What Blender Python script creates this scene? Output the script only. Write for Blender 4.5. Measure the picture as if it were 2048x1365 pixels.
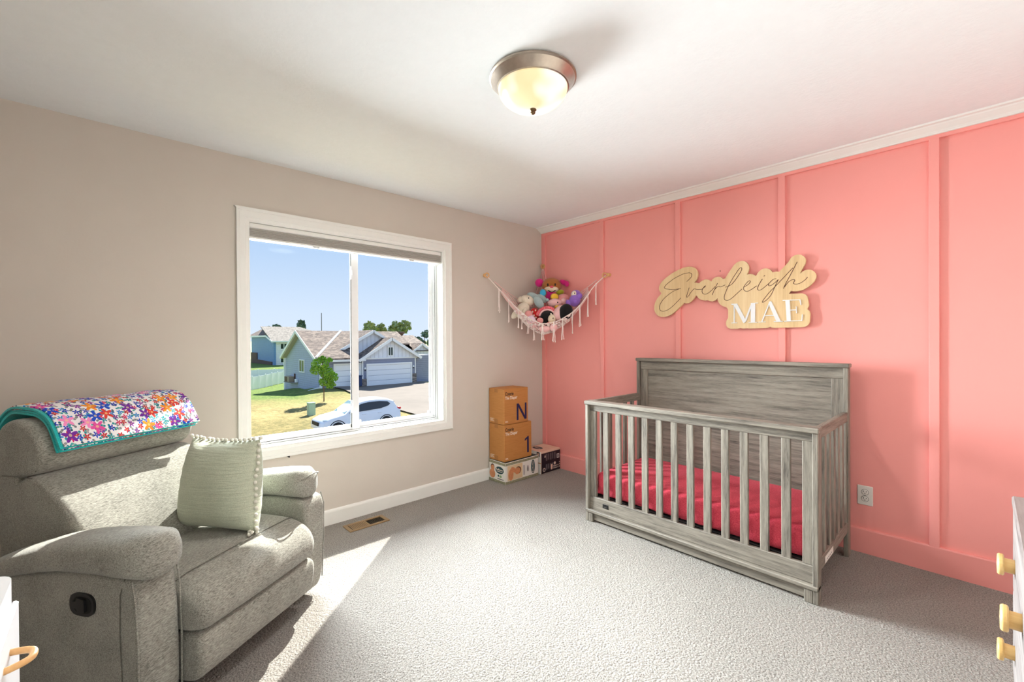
import bpy, math, random
from mathutils import Vector, Matrix
random.seed(7)
for o in list(bpy.data.objects): bpy.data.objects.remove(o)
SC = bpy.context.scene
COL = SC.collection
# ------------------------------------------------------------------ camera
cd = bpy.data.cameras.new('camera'); CAM = bpy.data.objects.new('camera', cd); COL.objects.link(CAM)
FPX = 871.6249
cd.sensor_fit = 'HORIZONTAL'; cd.sensor_width = 36.0; cd.lens = FPX*36.0/2048.0
cd.shift_y = (685.8616-682.5)/2048.0
cd.clip_start = 0.02; cd.clip_end = 2000
_y, _p, _r = math.radians(47.3107), math.radians(-.3042), math.radians(-.3677)
_F = Vector((-math.sin(_y)*math.cos(_p), math.cos(_y)*math.cos(_p), math.sin(_p)))
_R = Vector((math.cos(_y), math.sin(_y), 0)); _U = _R.cross(_F)
_R2 = math.cos(_r)*_R+math.sin(_r)*_U; _U2 = -math.sin(_r)*_R+math.cos(_r)*_U
_m = Matrix((_R2, _U2, -_F)).transposed().to_4x4(); _m.translation = Vector((3.1261, -3.3256, 1.2882))
CAM.matrix_world = _m
SC.camera = CAM
# ------------------------------------------------------------------ view, world, sun, daylight at the window
SC.view_settings.view_transform = 'Standard'; SC.view_settings.look = 'None'
SC.view_settings.gamma = 1.0; SC.view_settings.use_curve_mapping = False
SC.view_settings.exposure = 0.16
SKY_STRENGTH = 1.12; SUN_STRENGTH = 13.0; WINDOW_WATTS = 3000.0; LAMP_WATTS = 14.0
W = bpy.data.worlds.new('world'); SC.world = W; W.use_nodes = True
nt = W.node_tree; nt.nodes.clear()
wo = nt.nodes.new('ShaderNodeOutputWorld'); bg = nt.nodes.new('ShaderNodeBackground')
tc = nt.nodes.new('ShaderNodeTexCoord'); sx = nt.nodes.new('ShaderNodeSeparateXYZ'); rp = nt.nodes.new('ShaderNodeValToRGB')
nt.links.new(tc.outputs['Generated'], sx.inputs[0]); nt.links.new(sx.outputs['Z'], rp.inputs[0])
rp.color_ramp.elements[0].position = 0.0; rp.color_ramp.elements[0].color = (.63, .71, .84, 1)
rp.color_ramp.elements[1].position = 0.75; rp.color_ramp.elements[1].color = (.22, .39, .74, 1)
e_ = rp.color_ramp.elements.new(.06); e_.color = (.59, .685, .84, 1)
e_ = rp.color_ramp.elements.new(.22); e_.color = (.395, .545, .79, 1)
nt.links.new(rp.outputs[0], bg.inputs['Color']); bg.inputs['Strength'].default_value = SKY_STRENGTH
nt.links.new(bg.outputs[0], wo.inputs['Surface'])
sl = bpy.data.lights.new('sun', 'SUN'); sl.energy = SUN_STRENGTH; sl.angle = math.radians(.53); sl.color = (1, .96, .89)
so = bpy.data.objects.new('sun', sl); COL.objects.link(so)
so.rotation_euler = Vector((.509, -.546, -.665)).to_track_quat('-Z', 'Y').to_euler(); so.location = (-30, 30, 40)
al = bpy.data.lights.new('window_daylight', 'AREA'); al.shape = 'RECTANGLE'; al.size = 4.0; al.size_y = 2.8
al.energy = WINDOW_WATTS; al.color = (.92, .97, 1.0)
ao = bpy.data.objects.new('window_daylight', al); COL.objects.link(ao)
ao.location = (-3.0, -2.10, 2.2); ao.rotation_euler = Vector((1, .06, -.30)).to_track_quat('-Z', 'Z').to_euler()

# ------------------------------------------------------------------ helpers
def lin(c):
    return tuple((x/255/12.92 if x/255 <= .04045 else ((x/255+.055)/1.055)**2.4) for x in c)
def new_mat(name):
    m = bpy.data.materials.new(name); m.use_nodes = True
    n = m.node_tree; n.nodes.clear()
    out = n.nodes.new('ShaderNodeOutputMaterial'); b = n.nodes.new('ShaderNodeBsdfPrincipled')
    n.links.new(b.outputs[0], out.inputs[0])
    return m, n, b, out
class G:                         # small node-graph helper
    def __init__(s, n): s.n = n
    def node(s, t, **kw):
        nd = s.n.nodes.new(t)
        for k, v in kw.items():
            if k.startswith('_'): setattr(nd, k[1:], v)
        return nd
    def link(s, a, b): s.n.links.new(a, b)
    def coords(s, scale=(1, 1, 1), kind='Object', rot=(0, 0, 0)):
        t = s.n.nodes.new('ShaderNodeTexCoord'); mp = s.n.nodes.new('ShaderNodeMapping')
        mp.inputs['Scale'].default_value = scale; mp.inputs['Rotation'].default_value = rot
        s.link(t.outputs[kind], mp.inputs['Vector']); return mp.outputs[0]
    def noise(s, vec, scale, detail=3, rough=.55):
        t = s.n.nodes.new('ShaderNodeTexNoise'); t.inputs['Scale'].default_value = scale
        t.inputs['Detail'].default_value = detail; t.inputs['Roughness'].default_value = rough
        s.link(vec, t.inputs['Vector']); return t.outputs['Fac']
    def ramp(s, fac, stops, interp='LINEAR'):
        r = s.n.nodes.new('ShaderNodeValToRGB'); cr = r.color_ramp; cr.interpolation = interp
        while len(cr.elements) < len(stops): cr.elements.new(.5)
        for e, (p, c) in zip(cr.elements, stops): e.position = p; e.color = (*c, 1)
        s.link(fac, r.inputs[0]); return r.outputs[0]
    def math(s, op, a, b=None, c=None):
        m = s.n.nodes.new('ShaderNodeMath'); m.operation = op
        for i, x in enumerate((a, b, c)):
            if x is None: continue
            if isinstance(x, (int, float)): m.inputs[i].default_value = x
            else: s.link(x, m.inputs[i])
        return m.outputs[0]
    def mix(s, fac, a, b, mode='MIX'):
        m = s.n.nodes.new('ShaderNodeMix'); m.data_type = 'RGBA'; m.blend_type = mode
        for i, x in ((0, fac), (6, a), (7, b)):
            if isinstance(x, (int, float)): m.inputs[i].default_value = x
            elif isinstance(x, tuple): m.inputs[i].default_value = (*x[:3], 1)
            else: s.link(x, m.inputs[i])
        return m.outputs[2]
    def bump(s, h, strength, dist, bsdf):
        b = s.n.nodes.new('ShaderNodeBump'); b.inputs['Strength'].default_value = strength
        b.inputs['Distance'].default_value = dist; s.link(h, b.inputs['Height']); s.link(b.outputs[0], bsdf.inputs['Normal'])
MATS = {}
def plain(name, rgb, rough=.5, metal=0., spec=.5, var=.0, vscale=20, bump=0., bscale=200):
    """a plain painted / moulded surface; var = slight tone variation, bump = fine relief"""
    m, n, b, o = new_mat(name); g = G(n); c = lin(rgb)
    b.inputs['Roughness'].default_value = rough; b.inputs['Metallic'].default_value = metal
    b.inputs['Specular IOR Level'].default_value = spec
    v = g.coords()
    f = g.noise(v, vscale, 3)
    lo = tuple(x*(1-var) for x in c); hi = tuple(min(1, x*(1+var)) for x in c)
    g.link(g.ramp(f, [(.3, lo), (.7, hi)]), b.inputs['Base Color'])
    if bump: g.bump(g.noise(v, bscale, 2), bump, .002, b)
    MATS[name] = m; return m
def wood(name, dark, mid, light, axis='X', scale=1., rough=.55, bands=28.):
    m, n, b, o = new_mat(name); g = G(n)
    st = {'X': (.06, 1, 1), 'Y': (1, .06, 1), 'Z': (1, 1, .06)}[axis]
    v = g.coords(tuple(x*scale for x in st))
    t = g.node('ShaderNodeObjectInfo')
    add = g.node('ShaderNodeVectorMath', _operation='ADD'); g.link(v, add.inputs[0]); 
    cmb = g.node('ShaderNodeCombineXYZ'); 
    for i in range(3): g.link(g.math('MULTIPLY', t.outputs['Random'], 7.3+3*i), cmb.inputs[i])
    g.link(cmb.outputs[0], add.inputs[1]); v = add.outputs[0]
    f1 = g.noise(v, bands, 4, .6); f2 = g.noise(v, bands*6, 3, .7); f3 = g.noise(v, 5, 2)
    f = g.math('ADD', g.math('MULTIPLY', f1, .55), g.math('ADD', g.math('MULTIPLY', f2, .3), g.math('MULTIPLY', f3, .15)))
    g.link(g.ramp(f, [(.36, lin(dark)), (.47, lin(mid)), (.62, lin(light))]), b.inputs['Base Color'])
    b.inputs['Roughness'].default_value = rough
    g.bump(f, .25, .002, b)
    MATS[name] = m; return m
def fabric(name, lo, mid, hi, streak=(1, 1, 1), scale=260, rough=.9, bump=.35, wrinkle=None):
    m, n, b, o = new_mat(name); g = G(n)
    v = g.coords(streak)
    f1 = g.noise(v, scale, 4, .75); f2 = g.noise(g.coords(), 9, 2)
    f = g.math('ADD', g.math('MULTIPLY', f1, .85), g.math('MULTIPLY', f2, .15))
    g.link(g.ramp(f, [(.34, lin(lo)), (.5, lin(mid)), (.66, lin(hi))]), b.inputs['Base Color'])
    b.inputs['Roughness'].default_value = rough; b.inputs['Specular IOR Level'].default_value = .15
    b.inputs['Sheen Weight'].default_value = .25; b.inputs['Sheen Roughness'].default_value = .6
    h = f1
    if wrinkle:
        w = g.noise(g.coords(wrinkle[0]), wrinkle[1], 3, .55)
        h = g.math('ADD', g.math('MULTIPLY', f1, .12), g.math('MULTIPLY', w, 1.0))
        g.bump(h, bump, wrinkle[2], b)
    else: g.bump(h, bump, .0015, b)
    MATS[name] = m; return m
def emit(name, rgb, strength):
    m = bpy.data.materials.new(name); m.use_nodes = True; n = m.node_tree; n.nodes.clear()
    o = n.nodes.new('ShaderNodeOutputMaterial'); e = n.nodes.new('ShaderNodeEmission')
    e.inputs[0].default_value = (*lin(rgb), 1); e.inputs[1].default_value = strength; n.links.new(e.outputs[0], o.inputs[0])
    MATS[name] = m; return m

class M:                         # mesh collector
    def __init__(s): s.v = []; s.f = []; s.uv = None
    def add(s, v, f):
        k = len(s.v); s.v += [tuple(p) for p in v]; s.f += [tuple(i+k for i in q) for q in f]; return s
    def box(s, x0, x1, y0, y1, z0, z1, b=0.003):
        x0, x1 = min(x0, x1), max(x0, x1); y0, y1 = min(y0, y1), max(y0, y1); z0, z1 = min(z0, z1), max(z0, z1)
        b = min(b, .45*(x1-x0), .45*(y1-y0), .45*(z1-z0))
        if b <= 0:
            v = [(x, y, z) for z in (z0, z1) for y in (y0, y1) for x in (x0, x1)]
            return s.add(v, [(0, 2, 3, 1), (4, 5, 7, 6), (0, 1, 5, 4), (2, 6, 7, 3), (0, 4, 6, 2), (1, 3, 7, 5)])
        P = {}; v = []
        lim = ((x0, x1), (y0, y1), (z0, z1))
        for i in (0, 1):
            for j in (0, 1):
                for k in (0, 1):
                    for a in range(3):
                        p = []
                        for ax, q in enumerate((i, j, k)):
                            e = lim[ax][q]
                            if ax != a: e += b if q == 0 else -b
                            p.append(e)
                        P[(i, j, k, a)] = len(v); v.append(tuple(p))
        f = []
        for a in range(3):
            o1, o2 = [q for q in range(3) if q != a]
            for q in (0, 1):
                def K(p1, p2):
                    t = [0, 0, 0]; t[a] = q; t[o1] = p1; t[o2] = p2; return P[(*t, a)]
                F = [K(0, 0), K(1, 0), K(1, 1), K(0, 1)]
                f.append(F)
            for q1 in (0, 1):
                for q2 in (0, 1):
                    t0 = [0, 0, 0]; t0[o1] = q1; t0[o2] = q2; t0[a] = 0; t1 = list(t0); t1[a] = 1
                    f.append([P[(*t0, o1)], P[(*t1, o1)], P[(*t1, o2)], P[(*t0, o2)]])
        for i in (0, 1):
            for j in (0, 1):
                for k in (0, 1): f.append([P[(i, j, k, a)] for a in range(3)])
        return s.add(v, f)
    def tube(s, pts, r, n=8, closed=False, caps=True):
        pts = [Vector(p) for p in pts]; N = len(pts); rr = r if isinstance(r, (list, tuple)) else [r]*N
        v = []; up = None
        for i in range(N):
            a = pts[i-1] if (i > 0 or closed) else pts[i]; c = pts[(i+1) % N] if (i < N-1 or closed) else pts[i]
            t = (c-a).normalized() if (c-a).length > 1e-9 else Vector((0, 0, 1))
            if up is None:
                up = Vector((0, 0, 1)) if abs(t.z) < .9 else Vector((1, 0, 0))
            side = t.cross(up)
            if side.length < 1e-6: side = t.cross(Vector((1, 0, 0)))
            side.normalize(); up = side.cross(t).normalized()
            for k in range(n):
                an = 2*math.pi*k/n; v.append(pts[i]+side*math.cos(an)*rr[i]+up*math.sin(an)*rr[i])
        f = []
        for i in range(N if closed else N-1):
            for k in range(n):
                f.append((i*n+k, i*n+(k+1) % n, ((i+1) % N)*n+(k+1) % n, ((i+1) % N)*n+k))
        if caps and not closed: f += [tuple(range(n-1, -1, -1)), tuple((N-1)*n+k for k in range(n))]
        return s.add(v, f)
    def lathe(s, prof, c=(0, 0, 0), n=32, axis='Z'):
        v = []
        for r, h in prof:
            for k in range(n):
                a = 2*math.pi*k/n; x, y = r*math.cos(a), r*math.sin(a)
                p = {'Z': (x, y, h), 'X': (h, x, y), 'Y': (y, h, x)}[axis]
                v.append((p[0]+c[0], p[1]+c[1], p[2]+c[2]))
        f = []
        for i in range(len(prof)-1):
            for k in range(n): f.append((i*n+k, i*n+(k+1) % n, (i+1)*n+(k+1) % n, (i+1)*n+k))
        if prof[0][0] > 1e-5: f.append(tuple(range(n-1, -1, -1)))
        if prof[-1][0] > 1e-5: f.append(tuple((len(prof)-1)*n+k for k in range(n)))
        return s.add(v, f)
    def ell(s, c, r, n=16, m=10, rot=None, bumpy=0.):
        v = []; f = []
        if isinstance(r, (int, float)): r = (r, r, r)
        for i in range(m+1):
            th = math.pi*i/m
            for k in range(n):
                ph = 2*math.pi*k/n; q = 1+bumpy*(math.sin(5*ph+3*th)*math.sin(4*th))
                p = Vector((r[0]*math.sin(th)*math.cos(ph)*q, r[1]*math.sin(th)*math.sin(ph)*q, r[2]*math.cos(th)*q))
                if rot is not None: p = rot @ p
                v.append((p.x+c[0], p.y+c[1], p.z+c[2]))
        for i in range(m):
            for k in range(n): f.append((i*n+k, (i+1)*n+k, (i+1)*n+(k+1) % n, i*n+(k+1) % n))
        return s.add(v, f)
    def prism(s, poly, a0, a1, axis='Y'):
        """poly of 2-D points extruded along axis; (a,b) are the other two axes in xyz order"""
        def mk(a, b, t): return {'X': (t, a, b), 'Y': (a, t, b), 'Z': (a, b, t)}[axis]
        n = len(poly); v = [mk(a, b, a0) for a, b in poly]+[mk(a, b, a1) for a, b in poly]
        f = [tuple(range(n)), tuple(range(2*n-1, n-1, -1))]+[(i, i+n, (i+1) % n+n, (i+1) % n) for i in range(n)]
        return s.add(v, f)
    def loft(s, rings):
        n = len(rings[0]); v = [p for r in rings for p in r]; f = []
        for i in range(len(rings)-1):
            for k in range(n): f.append((i*n+k, i*n+(k+1) % n, (i+1)*n+(k+1) % n, (i+1)*n+k))
        f += [tuple(range(n-1, -1, -1)), tuple((len(rings)-1)*n+k for k in range(n))]
        return s.add(v, f)
    def quadbox(s, a, b, w, h, up=(0, 0, 1)):
        """a bar from a to b, width w (sideways) and height h (along up)"""
        a, b, up = Vector(a), Vector(b), Vector(up); t = (b-a).normalized(); sd = t.cross(up).normalized(); u = sd.cross(t).normalized()
        v = []
        for p in (a, b):
            for i, j in ((-1, -1), (1, -1), (1, 1), (-1, 1)): v.append(p+sd*w*.5*i+u*h*.5*j)
        return s.add(v, [(0, 3, 2, 1), (4, 5, 6, 7), (0, 1, 5, 4), (1, 2, 6, 5), (2, 3, 7, 6), (3, 0, 4, 7)])
    def build(s, name, mat, parent=None, smooth=False, world=True, label=None, sharp=40, kind=None, uv=None):
        off = Vector((0, 0, 0))
        if parent is not None and world:
            p = parent
            while p is not None: off += p.location; p = p.parent
        me = bpy.data.meshes.new(name)
        me.from_pydata([(p[0]-off.x, p[1]-off.y, p[2]-off.z) for p in s.v], [], s.f); me.update()
        # consistent outward normals
        import bmesh
        bm = bmesh.new(); bm.from_mesh(me); bmesh.ops.recalc_face_normals(bm, faces=bm.faces); bm.to_mesh(me); bm.free()
        if uv is not None:
            ul = me.uv_layers.new(name='UVMap')
            for lp in me.loops: ul.data[lp.index].uv = uv[lp.vertex_index]
        if smooth:
            for p in me.polygons: p.use_smooth = True
            if sharp < 180: me.set_sharp_from_angle(angle=math.radians(sharp))
        o = bpy.data.objects.new(name, me); COL.objects.link(o)
        if mat is not None: me.materials.append(MATS[mat] if isinstance(mat, str) else mat)
        if parent is not None: o.parent = parent
        if label: o['label'] = label
        if kind: o['kind'] = kind
        return o
def tag(o, label, cat, group=None):
    o['label'] = label; o['category'] = cat
    if group: o['group'] = group
    return o
def thing(name, label, cat, loc=(0, 0, 0), rotz=0., group=None):
    o = bpy.data.objects.new(name, None); COL.objects.link(o); o.location = loc; o.rotation_euler = (0, 0, rotz)
    o.empty_display_size = .1
    return tag(o, label, cat, group)
def struct(o): o['kind'] = 'structure'; return o
def bx(name, x0, x1, y0, y1, z0, z1, mat, parent=None, b=.003, **k):
    return M().box(x0, x1, y0, y1, z0, z1, b).build(name, mat, parent, **k)
def copy_part(o, parent, loc=None):
    c = o.copy(); COL.objects.link(c); c.parent = parent
    if loc is not None: c.location = loc
    return c
def text_mesh(txt, size, thick=.0006, bold=0., spacing=1.):
    cu = bpy.data.curves.new('t', 'FONT'); cu.body = txt; cu.size = size; cu.extrude = thick*.5; cu.offset = bold; cu.space_character = spacing
    to = bpy.data.objects.new('t', cu); COL.objects.link(to)
    dg = bpy.context.evaluated_depsgraph_get(); dg.update()
    me = bpy.data.meshes.new_from_object(to.evaluated_get(dg)); bpy.data.objects.remove(to)
    v = [tuple(p.co) for p in me.vertices]; f = [tuple(p.vertices) for p in me.polygons]; bpy.data.meshes.remove(me)
    return v, f
def text_on(name, txt, size, origin, xdir, ydir, mat, parent, thick=.0008, bold=0., sx=1.):
    v, f = text_mesh(txt, size, thick, bold); X, Y = Vector(xdir), Vector(ydir); N = X.cross(Y); O = Vector(origin)
    m = M(); m.add([O+X*(p[0]*sx)+Y*p[1]+N*(p[2]+thick*.5) for p in v], f)
    return m.build(name, mat, parent)
def leaves(m, c, r, n, size, rnd, flat=.0):
    """n little leaf quads filling the shell of an ellipsoid"""
    for _ in range(n):
        while True:
            p = Vector((rnd.uniform(-1, 1), rnd.uniform(-1, 1), rnd.uniform(-1, 1)))
            if .2 < p.length < 1: break
        p = p*(p.length**-.35)
        q = Vector((c[0]+p.x*r[0], c[1]+p.y*r[1], c[2]+p.z*r[2]))
        a = Vector((rnd.gauss(0, 1), rnd.gauss(0, 1), rnd.gauss(0, 1))).normalized(); b = a.orthogonal().normalized()
        s = size*rnd.uniform(.6, 1.3)
        m.add([q-a*s, q-b*s*.6, q+a*s, q+b*s*.6], [(0, 1, 2, 3)])
SIGN_OUT=[[1.88,1.3628],[1.8695,1.368],[1.8608,1.376],[1.8558,1.384],[1.8523,1.396],[1.8521,1.408],[1.8546,1.42],[1.8679,1.44],[1.868,1.5011],[1.8552,1.52],[1.828,1.529],[1.8097,1.544],[1.7978,1.564],[1.792,1.5884],[1.7842,1.58],[1.776,1.5745],[1.756,1.569],[1.74,1.5711],[1.724,1.5798],[1.704,1.579],[1.688,1.5811],[1.672,1.5865],[1.66,1.5935],[1.648,1.6047],[1.64,1.6171],[1.637,1.62],[1.632,1.6211],[1.6133,1.596],[1.5917,1.576],[1.58,1.5702],[1.568,1.5673],[1.552,1.5679],[1.54,1.572],[1.48,1.5197],[1.44,1.4912],[1.424,1.4825],[1.408,1.4765],[1.376,1.4691],[1.344,1.4713],[1.328,1.477],[1.312,1.486],[1.296,1.5051],[1.2891,1.52],[1.2853,1.536],[1.2857,1.564],[1.2928,1.588],[1.3,1.604],[1.32,1.6315],[1.3491,1.66],[1.3488,1.664],[1.333,1.684],[1.3283,1.7],[1.3293,1.716],[1.3328,1.728],[1.3393,1.74],[1.356,1.759],[1.388,1.7828],[1.44,1.8135],[1.484,1.8313],[1.528,1.8454],[1.556,1.849],[1.58,1.849],[1.596,1.8467],[1.6202,1.836],[1.632,1.8253],[1.6385,1.816],[1.6459,1.8],[1.648,1.784],[1.6471,1.772],[1.642,1.752],[1.632,1.736],[1.6204,1.724],[1.624,1.7211],[1.636,1.7197],[1.652,1.7132],[1.66,1.7139],[1.668,1.722],[1.68,1.7298],[1.7,1.7367],[1.712,1.7366],[1.724,1.7334],[1.7336,1.728],[1.748,1.715],[1.7553,1.728],[1.7628,1.736],[1.772,1.742],[1.784,1.7461],[1.8,1.7465],[1.812,1.743],[1.8232,1.736],[1.832,1.7267],[1.848,1.7291],[1.8557,1.74],[1.8675,1.76],[1.9075,1.816],[1.9258,1.832],[1.944,1.8397],[1.964,1.8406],[1.979,1.836],[1.992,1.8264],[2.0025,1.812],[2.0083,1.796],[2.0089,1.78],[2.0048,1.76],[1.9953,1.74],[2.012,1.742],[2.028,1.7399],[2.04,1.7341],[2.052,1.7232],[2.057,1.728],[2.0655,1.744],[2.0767,1.756],[2.092,1.7654],[2.108,1.769],[2.124,1.7669],[2.136,1.7611],[2.1462,1.752],[2.156,1.7362],[2.18,1.739],[2.196,1.7354],[2.248,1.7898],[2.2606,1.812],[2.268,1.8214],[2.284,1.8318],[2.304,1.8349],[2.32,1.831],[2.3354,1.82],[2.3435,1.808],[2.3478,1.792],[2.3452,1.772],[2.318,1.716],[2.3198,1.712],[2.316,1.7107],[2.3154,1.708],[2.328,1.72],[2.34,1.7268],[2.352,1.7297],[2.368,1.7287],[2.38,1.724],[2.392,1.7143],[2.4,1.7019],[2.4037,1.688],[2.4027,1.672],[2.3935,1.652],[2.376,1.6315],[2.356,1.6158],[2.332,1.6028],[2.304,1.5965],[2.28,1.5975],[2.264,1.6017],[2.2514,1.584],[2.328,1.5803],[2.3444,1.572],[2.3517,1.564],[2.3559,1.556],[2.3638,1.504],[2.3616,1.492],[2.355,1.48],[2.355,1.476],[2.3632,1.468],[2.3679,1.46],[2.3714,1.444],[2.3675,1.392],[2.36,1.377],[2.3498,1.368],[2.336,1.3627],[2.324,1.3619],[2.164,1.361],[2.152,1.3629],[2.14,1.3691],[2.128,1.3635],[2.116,1.361],[2.008,1.3603],[1.992,1.3627],[1.972,1.3605],[1.96,1.3623],[1.952,1.3659],[1.932,1.3608],[1.892,1.361]]
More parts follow.
